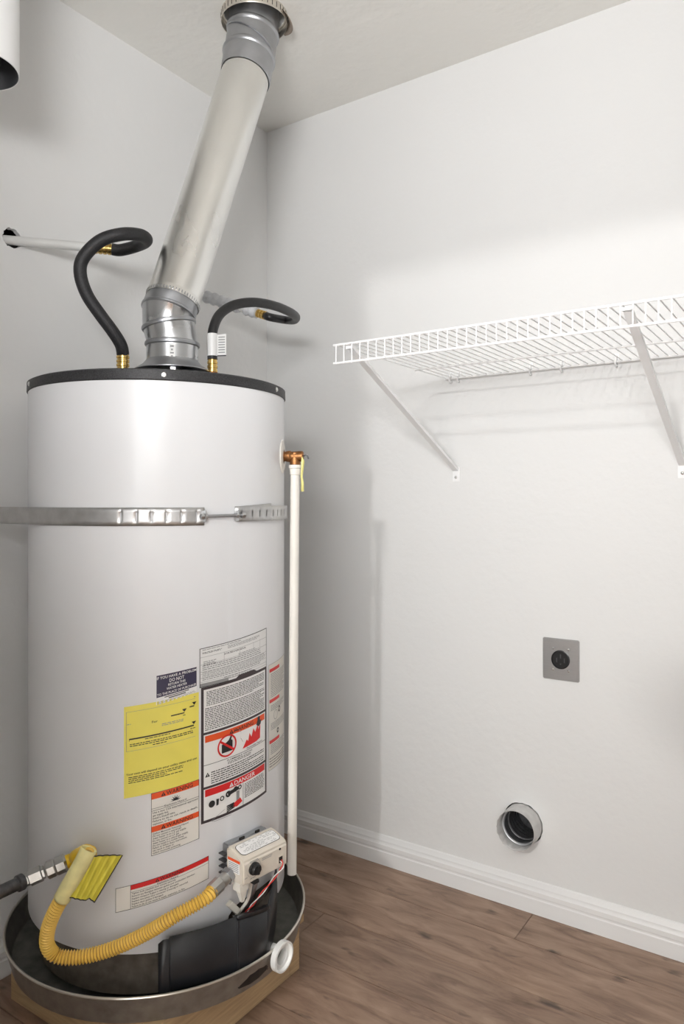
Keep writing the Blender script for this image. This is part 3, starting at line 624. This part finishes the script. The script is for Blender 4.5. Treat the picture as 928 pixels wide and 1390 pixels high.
# ------------------------------------------------------------------ earthquake strap
st_ = thing('tank_strap', 'perforated galvanized steel strap belted round the upper tank', 'strap', (TC.x, TC.y-TR, 1.095))
def strap(path, z0, z1, slots, name, dz=None):
    """path: list of xy points, slots: list of arc positions"""
    L_ = [0]
    for i in range(1, len(path)): L_.append(L_[-1]+(path[i]-path[i-1]).length)
    def at(s_):
        s_ = max(0, min(L_[-1], s_))
        for i in range(1, len(path)):
            if L_[i] >= s_: return path[i-1].lerp(path[i], (s_-L_[i-1])/(L_[i]-L_[i-1]+1e-9))
        return path[-1]
    cuts = set(round(x, 5) for x in L_)
    for q in slots: cuts.add(round(q-.0018, 5)); cuts.add(round(q+.0018, 5))
    cuts = sorted(cuts); zs = [z0, z0+.0095, z1-.0095, z1]; b = MB(); vs = []; fs = []
    for cc in cuts:
        p = at(cc); 
        for z in zs: vs.append(Vector((p.x, p.y, z+(dz(cc/L_[-1]) if dz else 0))))
    for i in range(len(cuts)-1):
        mid = (cuts[i]+cuts[i+1])/2
        for j in range(3):
            if j == 1 and any(abs(mid-q) < .0018 for q in slots): continue
            fs.append((4*i+j, 4*i+4+j, 4*i+5+j, 4*i+1+j))
    b.add(vs, fs, 'strapm'); return b.obj(name, st_, solid=.0016, smooth=True)
RS = TR+.0022
V2 = lambda az, r=RS: Vector((TC.x+r*math.cos(math.radians(az)), TC.y+r*math.sin(math.radians(az))))
path = [Vector((.002, TC.y-RS-.004)), Vector((.15, TC.y-RS-.001))]+[V2(a) for a in range(-92, -26, 3)]+[V2(-26.2)]+[V2(-25.2, RS+.001)]
tot = sum((path[i]-path[i-1]).length for i in range(1, len(path))); dg = math.radians(1)*RS
sl = [tot-(az_+0)*dg for az_ in (3.2, 9.2, 14.9, 20.5, 26.2, 32.2)]
strap(path, 1.0945, 1.1310, sl+[.05, .075], 'strap_band')
path = [V2(a, RS+.0040) for a in range(-11, 92, 3)]+[Vector((.15, TC.y+RS+.003)), Vector((.002, TC.y+RS+.005))]
strap(path, 1.1010, 1.1330, [q*dg for q in (2.4, 8.5, 13.2, 18.0, 23.8, 28.0, 33, 38, 43)], 'strap_band')
path = [V2(a, RS+.0012) for a in (-11.5, -8, -5, -2, 1, 4, 7, 10, 11.5)]
strap(path, 1.1035, 1.1325, [], 'strap_tail', lambda u: .006*u)
for az, s_ in ((-25.4, -1), (-11.2, 1)):
    b = MB(); c = V2(az, RS+.007); X = T((c.x, c.y, 1.1135)) @ Matrix.Rotation(math.radians(az), 4, 'Z'); b.box((-.009, -.001, -.011), (.007, .001, .011), 'galv', X); b.obj('bolt_tab', st_, False)
c0 = V2(-27.5, RS+.009); c1 = V2(-8.2, RS+.0115); b = MB(); b.tube([Vector((*c0, 1.1125)), Vector((*c1, 1.1145))], lambda i, n: .0034, 'galv_dull', 12); b.obj('tension_bolt', st_)
dv = Vector((c1.x-c0.x, c1.y-c0.y, .002)).normalized()
for q, hh in ((.02, .007), (.105, .005), (.80, .005), (.93, .008)):
    b = MB(); b.lathe([(0, 0), (.0062, 0), (.0062, hh), (0, hh)], 'galv', frame(Vector((*c0, 1.1125)).lerp(Vector((*c1, 1.1145)), q), dv), 6); b.obj('hex_nut', st_, False)
for yy in (TC.y-RS-.004, TC.y+RS+.005):
    b = MB(); b.box((.0, yy-.002, 1.094), (.0025, yy+.03, 1.134), 'galv'); b.lathe([(.006, 0), (.006, .004), (0, .005)], 'screw', frame((.0025, yy+.016, 1.114), (1, 0, 0)), 6); b.obj('wall_anchor', st_, False)

# ------------------------------------------------------------------ flue
fu = thing('flue_pipe', 'shiny metal flue pipe slanting from the heater top to the ceiling', 'flue', (HC.x, HC.y, 1.463))
CAMP = Vector(cam.location); CF = Vector((-.5621, .8271, 0)); CR = Vector((.8271, .5621, 0))
def px_of(p):
    d = p-CAMP; z = d.dot(CF); return 464+999*d.dot(CR)/z, 678-999*d.z/z, z
def px(x, y, d): return CAMP+(CR*((x-464)/999)+CF-Vector((0, 0, 1))*((y-678)/999))*d
up = Vector((0, 0, 1))
b = MB()
b.rings([(HC+up*1.466, up, .0605), (HC+up*1.508, up, .0600)], 'galv'); b.rings([(HC+up*1.508, up, .0600), (HC+up*1.510, up, .0635), (HC+up*1.514, up, .0645), (HC+up*1.518, up, .0635), (HC+up*1.520, up, .0600)], 'galv_dull')
c2 = HC+up*1.560-CR*.008; n2 = (up-CR*.20-CF*.02); c3 = Vector((.3575, -.786, 1.590)); n3 = (AXN+up*.1)
b.rings([(HC+up*1.520, up, .0600), (c2-n2*.005, n2, .0605)], 'galv')
b.rings([(c2-n2*.005, n2, .0605), (c2-n2*.003, n2, .0635), (c2+n2*.001, n2, .0645), (c2+n2*.005, n2, .0635), (c2+n2*.006, n2, .0610)], 'galv_dull')
b.rings([(c2+n2*.006, n2, .0610), (c3-n3*.004, n3, .0615)], 'galv')
b.rings([(c3-n3*.004, n3, .0615), (c3-n3*.002, n3, .0645), (c3+n3*.002, n3, .0648), (c3+n3*.004, n3, .0630), (AX0+AXN*.003, AXN, .0625)], 'galv_dull')
el = b.obj('lower_elbow', fu, label='brushed grey adjustable elbow with raised beads')
b = MB(); b.rings([(AX0, AXN, .0638), (AX0+AXN*.012, AXN, .0642), (AX0+AXN*.014, AXN, .0630), (AX0+AXN*.02, AXN, .0625), (AX0.lerp(AX1, .5), AXN, .0625), (AX1, AXN, .0632), (AX1+AXN*.01, AXN, .0632)], 'vent', 64)
fp = b.obj('vent_section', fu, label='long bright aluminium vent section')
b = MB(); uu = (CR-AXN*CR.dot(AXN)).normalized(); ww = AXN.cross(uu)
for k in range(56):
    a = 2*PI*k/56; d = uu*math.cos(a)+ww*math.sin(a); tt_ = (-uu*math.sin(a)+ww*math.cos(a))
    p = AX0+AXN*.006+d*.0640; b.add([p-tt_*.0012-AXN*.004, p+tt_*.0012-AXN*.004, p+tt_*.0012+AXN*.004, p-tt_*.0012+AXN*.004, p+d*.0012], [(0, 1, 4), (1, 2, 4), (2, 3, 4), (3, 0, 4)], 'galv_dull')
b.obj('crimped_edge', fp, False)
s0 = AX1; c5 = Vector((.3785, -.524, 2.318)); n5 = (AXN*.8+up*.2); c6 = Vector((.380, -.510, 2.388)); n6 = (AXN*.35+up*.65+CR*.08); c7 = Vector((.380, -.505, 2.440))
b = MB(); b.rings([(s0-AXN*.002, AXN, .0650), (s0+AXN*.004, AXN, .0668), (c5-n5*.008, n5, .0672)], 'galv_dull')
def bead(c, n, r, amp=.004):
    b.rings([(c-n*.008, n, r), (c-n*.005, n, r+amp*.7), (c-n*.001, n, r+amp), (c+n*.004, n, r+amp*.7), (c+n*.007, n, r)], 'galv_dull')
bead(c5, n5, .0672); b.rings([(c5+n5*.007, n5, .0672), (c6-n6*.008, n6, .0668)], 'galv_dull'); bead(c6, n6, .0668)
b.rings([(c6+n6*.007, n6, .0668), (c7, up, .0665), (c7+up*.07, up, .0665)], 'galv_dull')
# diagonal seam bead
seam = []
for k in range(15):
    t_ = k/14; a = math.radians(-165+t_*150); c = c6.lerp(c5, t_*.98); nn = n6.lerp(n5, t_).normalized(); u_ = (CR-nn*CR.dot(nn)).normalized(); w_ = nn.cross(u_); seam.append(c+(u_*math.cos(a)+w_*math.sin(a))*.0685)
b.obj('upper_elbow', fu, label='dull grey beaded sleeve at the ceiling')
b = MB(); b.tube(seam, .0032, 'galv_dull', 8); b.obj('seam_bead', fu)
b = MB(); X = XF
HL = HC+up*1.478; fc = (CAMP-HL); fc.z = 0; fc.normalize(); side = Vector((-fc.y, fc.x, 0))
def hp(x, z, off=.0608): 
    a = x/off; return HC+up*(1.470+z)+(fc*math.cos(a)+side*math.sin(a))*off
vs = [];
for x, z in ((-.008, .002), (.006, .002), (.006, .034), (-.008, .034)): vs.append(hp(x, z))
b.add(vs, [(0, 1, 2, 3)], 'paper')
for x0, x1, z0, z1 in ((-.005, .003, .027, .031), (-.003, .001, .019, .023), (-.005, .003, .012, .015), (-.003, .001, .004, .008)): b.add([hp(x0, z0, .0612), hp(x1, z0, .0612), hp(x1, z1, .0612), hp(x0, z1, .0612)], [(0, 1, 2, 3)], 'grey')
b.obj('collar_sticker', fu, False, label='tiny white printed sticker on the flue collar')
# ceiling collar
cc = thing('ceiling_collar', 'slotted tan metal collar round the flue at the ceiling', 'collar', (FC.x, FC.y, H))
b = MB(); b.lathe([(.082, H-.0005), (.0885, H-.0005), (.0885, H-.022), (.0875, H-.024), (.0865, H-.022), (.0865, H-.002)], 'panrim', T((FC.x, FC.y, 0)), 64); b.obj('collar_band', cc, label='pale slotted band')
for k in range(40):
    a = 2*PI*k/40; b = MB(); X = T((FC.x, FC.y, H-.012)) @ Matrix.Rotation(a, 4, 'Z'); b.box((.0880, -.0009, -.007), (.0890, .0009, .007), 'dark', X)
    if k == 0: sl0 = b.obj('slot', cc, False)
    else:
        o = b.obj('slot', cc, False)
b = MB(); vs = []; fs = []
for k in range(13):
    a = math.radians(5+k*5.5); rr = .0895+.0065*math.sin(PI*k/12)
    vs += [Vector((FC.x+.0888*math.cos(a), FC.y+.0888*math.sin(a), H-.012)), Vector((FC.x+(rr+.006)*math.cos(a), FC.y+(rr+.006)*math.sin(a), H-.020-.012*math.sin(PI*k/12)))]
for k in range(12): fs.append((2*k, 2*k+2, 2*k+3, 2*k+1))
b.add(vs, fs, 'tan'); b.obj('bent_flap', cc, solid=.001, label='bent rusty brown flap')

# combustion air duct, upper left
ad = thing('air_duct', 'white cylindrical duct hanging open-ended from the ceiling in the upper left corner', 'duct', (.314, -1.230, H))
b = MB(); b.lathe([(.0742, 1.9665), (.0747, 1.966), (.076, 1.967), (.076, 2.44)], 'trim', T((.314, -1.230, 0)), 64); b.lathe([(.0742, 1.9665), (.0740, 2.10), (.0740, 2.438), (0, 2.438)], 'galv_dull', T((.314, -1.230, 0)), 64); b.obj('duct_tube', ad)
b = MB(); b.lathe([(.078, 2.44), (.092, 2.44), (.092, 2.437), (.078, 2.436)], 'trim', T((.314, -1.230, 0)), 48); b.obj('duct_flange', ad)

# ------------------------------------------------------------------ water connectors
def fitting(pts_c, axis, m='brass', r=.0125, n=3, step=.008, parent=None, name='brass_fitting'):
    prof = [(0, 0), (r, 0)]; z = 0
    for k in range(n): prof += [(r, z+step*.55), (r*.86, z+step*.62), (r*.86, z+step*.92), (r, z+step)]; z += step
    prof += [(r*.9, z+.001), (0, z+.001)]
    b = MB(); b.lathe(prof, m, frame(pts_c, axis), 24); return b.obj(name, parent)
w1 = thing('water_supply_pipe', 'thin white water pipe leaving the hole in the left wall', 'pipe', (0, PH1[0], PH1[1]))
e1 = Vector((.150, -.822, 1.772)); h1 = Vector((-.06, PH1[0]-.052, PH1[1]+.003)); d1 = (e1-h1).normalized()
b = MB(); b.tube([h1, e1], .0112, 'pipewhite', 20); b.obj('pipe', w1)
hs = thing('water_connector', 'thick black braided water hose looping from the white pipe to the left port', 'hose', (PL.x, PL.y, 1.405))
fitting(e1-d1*.012, d1, r=.0145, n=4, step=.011, parent=hs)
p1 = e1+d1*.03
pts = [p1, p1+d1*.022, px(188, 333, 1.83), px(199, 326, 1.775), px(190, 319, 1.72), px(165, 318, 1.685), px(136, 327, 1.675), px(113, 350, 1.675), px(109, 372, 1.68), px(118, 400, 1.69), px(136, 427, 1.705), px(153, 450, 1.72), px(164, 468, 1.735), Vector((PL.x, PL.y, 1.492))]
b = MB(); b.tube(pts, .0146, 'rubber', 20, smooth=8); b.obj('hose', hs)
fitting((PL.x, PL.y, 1.453), up, r=.0150, n=4, step=.0095, parent=hs)
b = MB(); b.lathe([(.0135, 1.399), (.0135, 1.454), (0, 1.454)], 'bronze', T(PL), 20); b.obj('nipple', wh, label='short threaded nipple below the left hose')

w2 = thing('wrapped_water_pipe', 'grey wrapped water pipe behind the flue', 'pipe', (0, PH2[0], PH2[1]))
h2 = Vector((-.05, -.411, 1.813)); e2 = px(351, 425.5, 2.17); d2 = (e2-h2).normalized()
b = MB(); b.tube([h2, e2-d2*.0], .0115, 'pipewhite', 16); b.obj('pipe', w2)
def lump(i, n): return .0175+.0022*math.sin(i*1.35)
b = MB(); q0 = h2.lerp(e2, .42); q1 = h2.lerp(e2, .80); b.tube([q0.lerp(q1, k/22) for k in range(23)], lump, 'foam', 20); b.obj('pipe_wrap', w2, label='ridged grey wrap')
b = MB(); q0 = h2.lerp(e2, .86); q1 = h2.lerp(e2, .985); b.tube([q0.lerp(q1, k/8) for k in range(9)], lambda i, n: .0165+.002*math.sin(i*1.6), 'foam', 20); b.obj('pipe_wrap', w2)
hs2 = thing('slim_water_connector', 'slim black water hose looping from the grey pipe to the right port', 'hose', (PR.x, PR.y, 1.405))
fitting(e2-d2*.004, d2, r=.0125, n=3, step=.0095, parent=hs2)
p2 = e2+d2*.024
pts = [p2, p2+d2*.02, px(388, 434.5, 2.19), px(399, 434.5, 2.13), px(401.5, 430, 2.06), px(393, 423.5, 1.98), px(372, 415, 1.90), px(345, 410.5, 1.84), px(318, 414, 1.80), px(299, 426, 1.775), px(290, 444, 1.757), px(287.5, 464, 1.750), Vector((PR.x, PR.y, 1.478))]
b = MB(); b.tube(pts, .0117, 'rubber2', 20, smooth=8); b.obj('hose', hs2)
fitting((PR.x, PR.y, 1.449), up, r=.0122, n=3, step=.0098, parent=hs2)
b = MB(); b.lathe([(.0115, 1.399), (.0115, 1.450), (0, 1.450)], 'bronze', T(PR), 20); b.obj('nipple', wh, label='short threaded nipple below the right hose')
b = MB(); vs = []
X = T((PR.x, PR.y, 0)); zz0, zz1 = 1.487, 1.540
b.lathe([(.0121, zz0), (.0124, zz1)], 'clearfilm', X, 24)
fl0 = Vector((PR.x, PR.y, 0))+CR*.0118-CF*.003
b.add([fl0+up*(zz0+.001), fl0+CR*.022-CF*.004+up*(zz0+.001), fl0+CR*.022-CF*.004+up*(zz1-.001), fl0+up*(zz1-.003)], [(0, 1, 2, 3)], 'paper')
for k in range(7):
    z = zz0+.007+k*.006; o_ = -CF*.0008; b.add([fl0+CR*.003-CF*.0006+o_+up*z, fl0+CR*.019-CF*.0036+o_+up*z, fl0+CR*.019-CF*.0036+o_+up*(z+.0022), fl0+CR*.003-CF*.0006+o_+up*(z+.0022)], [(0, 1, 2, 3)], 'grey')
b.add([fl0+CR*.0-CF*.0008+up*(zz0-.001), fl0+CR*.022-CF*.0048+up*(zz0-.001), fl0+CR*.022-CF*.0048+up*(zz0+.0015), fl0-CF*.0008+up*(zz0+.0015)], [(0, 1, 2, 3)], 'ink')
b.obj('hose_label', hs2, False, label='white printed label folded round the hose')

# ------------------------------------------------------------------ gas line
gp = thing('gas_supply_pipe', 'dark iron gas pipe with nickel unions entering at the lower left', 'pipe', (.36, FY, .404))
g1 = Vector((.360, -1.165, .4045)); g0 = Vector((.352, FY-.005, .398)); gd = (g1-g0).normalized()
b = MB(); b.tube([g0, g1], .0122, 'iron', 20); b.obj('pipe', gp)
b = MB(); b.lathe([(.012, -.006), (.0155, -.004), (.0155, .006), (.012, .009)], 'iron', frame(g1-gd*.004, gd), 24); b.obj('pipe_collar', gp)
gq = px(86, 1172, 1.455); gd2 = (gq-g1).normalized()
b = MB(); b.lathe([(0, 0), (.0125, 0), (.0125, .010), (.0155, .012), (.0155, .034), (.0125, .036), (.0125, .040), (0, .040)], 'nickel', frame(g1+gd*.004, gd2), 6, phase=.3); b.obj('hex_union', gp, angle=20)
g2 = g1+gd2*.046
b = MB(); b.lathe([(0, 0), (.0135, 0), (.0170, .003), (.0170, .016), (.0155, .018), (.0175, .021), (.0175, .036), (.014, .040), (0, .040)], 'nickel', frame(g2, gd2), 8, phase=.2); b.obj('flare_nut', gp, angle=20)
g3 = g2+gd2*.038
gh = thing('gas_hose', 'corrugated yellow gas hose curving from the gas pipe to the control valve', 'hose', tuple(g3))
b = MB(); ve = P(-.098, .3945, .356)
cuff = [g3, g3+gd2*.02, px(103, 1163, 1.425), px(115, 1156, 1.405), px(122, 1158, 1.385)]
b.tube(cuff, lambda i, n: .0125+.0008*(i % 6 < 3), 'hosey2', 16, smooth=6); b.obj('hose_cuff', gh, label='smooth orange-yellow hose end')
vd = t_v
hp_ = [px(122, 1158, 1.385), px(118, 1163, 1.372), px(108, 1178, 1.368), px(97, 1198, 1.366), px(85, 1218, 1.366), px(73, 1240, 1.370), px(65, 1262, 1.377), px(64, 1282, 1.385), px(74, 1296, 1.393), px(95, 1300, 1.397), px(125, 1296, 1.403), px(160, 1285, 1.407), px(200, 1266, 1.408), px(233, 1246, 1.408), ve-(P(-.058, .406, .352)-ve).normalized()*.026+Vector((0, 0, -.002)), ve]
core = spline([Vector(p) for p in hp_], 10)
# resample evenly
L_ = [0]
for i in range(1, len(core)): L_.append(L_[-1]+(core[i]-core[i-1]).length)
NN = int(L_[-1]/.0012); ev = []; j = 1
for k in range(NN+1):
    s_ = L_[-1]*k/NN
    while j < len(L_)-1 and L_[j] < s_: j += 1
    ev.append(core[j-1].lerp(core[j], (s_-L_[j-1])/(L_[j]-L_[j-1]+1e-9)))
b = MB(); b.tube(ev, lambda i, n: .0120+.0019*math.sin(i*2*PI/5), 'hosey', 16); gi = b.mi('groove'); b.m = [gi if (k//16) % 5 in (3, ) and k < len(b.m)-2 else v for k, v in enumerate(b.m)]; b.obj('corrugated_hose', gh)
b = MB(); vd2 = (P(-.058, .406, .352)-ve).normalized()
b.lathe([(0, -.006), (.0145, -.006), (.0150, 0), (.0150, .018), (.0135, .020), (0, .020)], 'nickel', frame(ve, vd2), 8, phase=.1)
b.lathe([(0, .020), (.0120, .020), (.0130, .024), (.0130, .037), (.0, .037)], 'nickel', frame(ve, vd2), 24)
b.obj('end_nut', gh, angle=20)
b = MB(); b.lathe([(0, .036), (.0165, .036), (.0165, .047), (.012, .050), (0, .051)], 'galv_dull', frame(ve, vd2), 6); b.obj('hex_bushing', gh, False)
# yellow tag wrapped on the hose
tg = thing('hose_tag', 'creased yellow paper tag wrapped round the gas hose', 'tag', tuple(px(105, 1185, 1.36)))
b = MB(); sleeve = [px(121, 1152, 1.366), px(114, 1166, 1.362), px(103, 1186, 1.360), px(91, 1207, 1.360), px(84, 1220, 1.361)]
b.tube(sleeve, .0150, 'tagpale', 24, cap=False, smooth=4); b.obj('tag_sleeve', tg, solid=.0008, label='pale yellow clear-coated sleeve')
b = MB(); A0 = px(122, 1163, 1.355); A1 = px(141, 1160, 1.375); A2 = px(166, 1161, 1.398); B0_ = px(95, 1218, 1.352); B1_ = px(122, 1218, 1.372); B2_ = px(128, 1225, 1.380)
vs = []; fs = []; NU = 14
for i in range(NU+1):
    u_ = i/NU
    tp = (A0*(1-u_)**2+A1*2*u_*(1-u_)+A2*u_**2); bt = B0_.lerp(B2_, u_)+(B1_-B0_.lerp(B2_, .8))*max(0, 1-abs(u_-.8)/.2)*.8
    crease = CF*(.0009 if i % 3 else -.0009)
    vs += [tp+crease, tp.lerp(bt, .5)+crease*1.4, bt+crease]
for i in range(NU):
    for j_ in (0, 1): fs.append((3*i+j_, 3*i+3+j_, 3*i+4+j_, 3*i+1+j_))
b.add(vs, fs, 'tagy'); ft = b.obj('tag_flap', tg, smooth=False, solid=.0008, label='creased dark yellow flap')
b = MB()
edge = [vs[3*i] for i in range(NU+1)]+[vs[3*NU+1], vs[3*NU+2]]+[vs[3*i+2] for i in range(NU, -1, -1)]
b.tube([p-CF*.0006 for p in edge], .0011, 'ink', 6); b.obj('tag_border', ft, label='thin black edge')

# ------------------------------------------------------------------ drain pan and platform
dpn = thing('drain_pan', 'round galvanized drain pan under the water heater', 'pan', (TC.x, TC.y, .134))
b = MB(); b.lathe([(0, .134), (.322, .134), (.326, .135), (.3405, .190), (.3385, .190), (.3245, .1375), (.320, .1365), (0, .1365)], 'pan', TT, 96)
o = b.obj('pan_body', dpn)
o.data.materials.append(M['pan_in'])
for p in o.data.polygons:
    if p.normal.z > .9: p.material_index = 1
b = MB(); b.lathe([(.3385+.0028*math.cos(a), .191+.0028*math.sin(a)) for a in [k*PI/4 for k in range(9)]], 'panrim', TT, 96); b.obj('rolled_rim', dpn, label='bright rolled rim')
b = MB(); ap = 4; pc = cyl(ap, .172, .3355); pn = azn(ap-4)
b.lathe([(.017, -.022), (.017, 0), (.031, .001), (.031, .014), (.027, .0145), (.025, .008), (.0165, .008), (.0165, -.022)], 'pvc', frame(pc+pn*.006, pn), 32); b.obj('drain_fitting', dpn, label='white plastic drain fitting on the pan side')
pf = thing('heater_platform', 'low plywood platform under the drain pan', 'platform', (.34, -.80, 0))
b = MB(); b.box((.092, -1.035, .115), (.588, -.560, .1335), 'ply'); b.obj('platform_top', pf, False, bevel=.001)
for x0, x1, y0, y1 in ((.100, .580, -.606, -.568), (.100, .580, -1.027, -.989), (.100, .138, -.989, -.606), (.542, .580, -.989, -.606)):
    b = MB(); b.box((x0, y0, .0005), (x1, y1, .115), 'ply'); b.obj('platform_board', pf, False, bevel=.001)

# ------------------------------------------------------------------ wire shelf
SX0, SX1 = .690, RW-.004; SZ = 1.508; SD = .580; LIP = .0425; RT = .0030; RC = .0014
sh = thing('wire_shelf', 'white wire shelf on the back wall held by two slanted braces', 'shelf', (1.3, 0, SZ))
def rod(p, q, r, name, par=sh, m='wire', n=10):
    b = MB(); b.tube([p, q], r, m, n)
    return b.obj(name, par)
rod((SX0, -SD, SZ), (SX1, -SD, SZ), RT, 'long_wire'); rod((SX0, -SD, SZ-LIP), (SX1, -SD, SZ-LIP), RT, 'long_wire')
rod((SX0+.012, -.205, SZ-.0040), (SX1, -.205, SZ-.0040), .0026, 'long_wire'); rod((SX0+.012, -.012, SZ-.0030), (SX1, -.012, SZ-.0030), .0028, 'long_wire')
b = MB(); b.tube([(0, -.006, SZ-.0005), (0, -SD+.004, SZ+.0005), (0, -SD-.0032, SZ-.001), (0, -SD-.0042, SZ-.006), (0, -SD-.0042, SZ-LIP-.003)], RC, 'wire', 6); cw = b.obj('cross_wire', sh)
cw.location.x = SX0+.010-1.3; x = SX0+.032
while x < SX1-.004:
    o = cw.copy(); COL.objects.link(o); o.parent = sh; o.location = cw.location; o.location.x = x-1.3; x += .022
for bx in (.730, 1.3475):
    br = MB(); A = Vector((bx, -.566, SZ-.012)); Bq = Vector((bx, -.006, 1.232)); d = (Bq-A).normalized(); sd = Vector((1, 0, 0)); nn = sd.cross(d).normalized()
    wdt = .0078
    pr = [(-wdt, .008), (-wdt, 0), (wdt, 0), (wdt, .008)]
    vs = []
    for p in (A, Bq):
        for u_, v_ in pr: vs.append(p+sd*u_+nn*v_)
    br.add(vs, [(0, 1, 5, 4), (1, 2, 6, 5), (2, 3, 7, 6)], 'wire'); bo = br.obj('shelf_brace', sh, False, solid=.0012, label='slanted white steel brace, '+('left' if bx < 1 else 'right'))
    b = MB(); b.box((bx-.011, -.003, 1.200), (bx+.011, -.0002, 1.244), 'wire'); b.obj('brace_foot', bo, False, bevel=.001)
    b = MB(); b.lathe([(.0042, 0), (.0042, .001), (.0025, .0026), (0, .003)], 'screw', frame((bx, -.003, 1.213), (0, -1, 0)), 12); b.obj('screw', bo)
    b = MB(); b.box((bx-.0085, -SD+.004, SZ-.011), (bx+.0085, -SD+.022, SZ-.0050), 'wire'); b.obj('brace_clip', bo, False)
for cx_ in (.716, .742, .960, 1.047, 1.190, 1.42, 1.66):
    b = MB(); b.tube([(cx_, -.0005, SZ+.012), (cx_, -.008, SZ+.012), (cx_, -.016, SZ+.002), (cx_, -.019, SZ-.008), (cx_, -.012, SZ-.014), (cx_, -.004, SZ-.012)], .0026, 'wire', 8, smooth=3); b.box((cx_-.005, -.003, SZ+.004), (cx_+.005, -.0003, SZ+.02), 'wire'); b.obj('wall_clip', sh)

# ------------------------------------------------------------------ outlet
ot = thing('wall_outlet', 'square brushed steel dryer outlet plate with one round black socket', 'outlet', (1.043, 0, .711))
b = MB(); b.box((1.043-.050, -.006, .711-.0565), (1.043+.050, -.0003, .711+.0565), 'steelplate'); b.obj('cover_plate', ot, False, bevel=.0022)
XO = frame((1.043, -.006, .711), (0, -1, 0), (0, 0, 1))
b = MB(); b.lathe([(.0255, -.0), (.0255, .0022), (.0235, .0030), (.0225, .0012), (0, .0012)], 'black', XO, 40); rc = b.obj('socket', ot, label='round black socket')
b = MB()
for x, y, ww_, hh in ((0, .009, .0028, .011), (-.0105, -.002, .0026, .012), (.0105, -.002, .0026, .012), (0, -.012, .0040, .0035)): b.box((x-ww_/2-.0012, y-hh/2-.0012, 0.001), (x+ww_/2+.0012, y+hh/2+.0012, .0018), 'black', XO); b.box((x-ww_/2, y-hh/2, .0018), (x+ww_/2, y+hh/2, .0021), 'iron', XO)
b.obj('socket_slots', rc, False)
for x, y in ((-.021, .029), (.021, .029), (-.021, -.029), (.021, -.029)):
    b = MB(); b.lathe([(.0034, 0), (.0034, .0006), (.0022, .0018), (0, .0021)], 'screw', XO @ T((x, y, 0)), 12); b.obj('plate_screw', ot)

# ------------------------------------------------------------------ dryer vent
dv_ = thing('dryer_vent', 'round white-edged dryer vent duct poking out of the back wall near the floor', 'vent', (VX, 0, VZ))
vn = Vector((.02, -1, .04)).normalized(); base = Vector((VX, .0, VZ)); out_ = base+vn*.062
def jr(k, a): return a*(math.sin(k*2.3)+.6*math.sin(k*5.1))
b = MB(); vs = []; fs = []; n = 56
rgs = [(Vector((VX, .06, VZ)), Vector((0, -1, 0)), .0545), (Vector((VX, -.0005, VZ)), Vector((0, -1, .08)), .0545), (out_, vn, .0530)]
ref = Vector((1, 0, 0))
for ri, (c, nn, r) in enumerate(rgs):
    nn = nn.normalized(); u_ = (ref-nn*ref.dot(nn)).normalized(); w_ = nn.cross(u_)
    for k in range(n): a = 2*PI*k/n; vs.append(c+(u_*math.cos(a)+w_*math.sin(a))*(r+(jr(k, .0005) if ri == 2 else 0))+nn*(jr(k, .0012) if ri == 2 else 0))
for i in range(2):
    for k in range(n): k2 = (k+1) % n; fs.append((i*n+k, i*n+k2, (i+1)*n+k2, (i+1)*n+k))
M['sleeve'] = mat('painted_metal_sleeve', (.62, .61, .60), .4, .35, noise=.15, nscale=40)
b.add(vs, fs, 'sleeve'); b.obj('outer_sleeve', dv_, solid=.0012)
b = MB(); b.rings([(Vector((VX+.004, .075, VZ)), (0, -1, 0), .047), (Vector((VX+.002, .03, VZ+.001)), (0, -1, .05), .047), (base+vn*.018, vn, .0475), (base+vn*.022, vn, .0512), (base+vn*.0235, vn, .0508), (base+vn*.023, vn, .0468)], 'galv_dull', 48); b.obj('inner_duct', dv_, solid=.0008, label='grey inner duct ring')
b = MB(); pr = [(.0465-.003*(k % 2), .0+.008*k) for k in range(11)]+[(0, .084)]
b.lathe(pr, 'iron', frame((VX+.002, .0, VZ+.002), (0, 1, 0)), 40); b.obj('foil_liner', dv_, solid=.0005, smooth=True, label='crumpled dark foil liner inside')
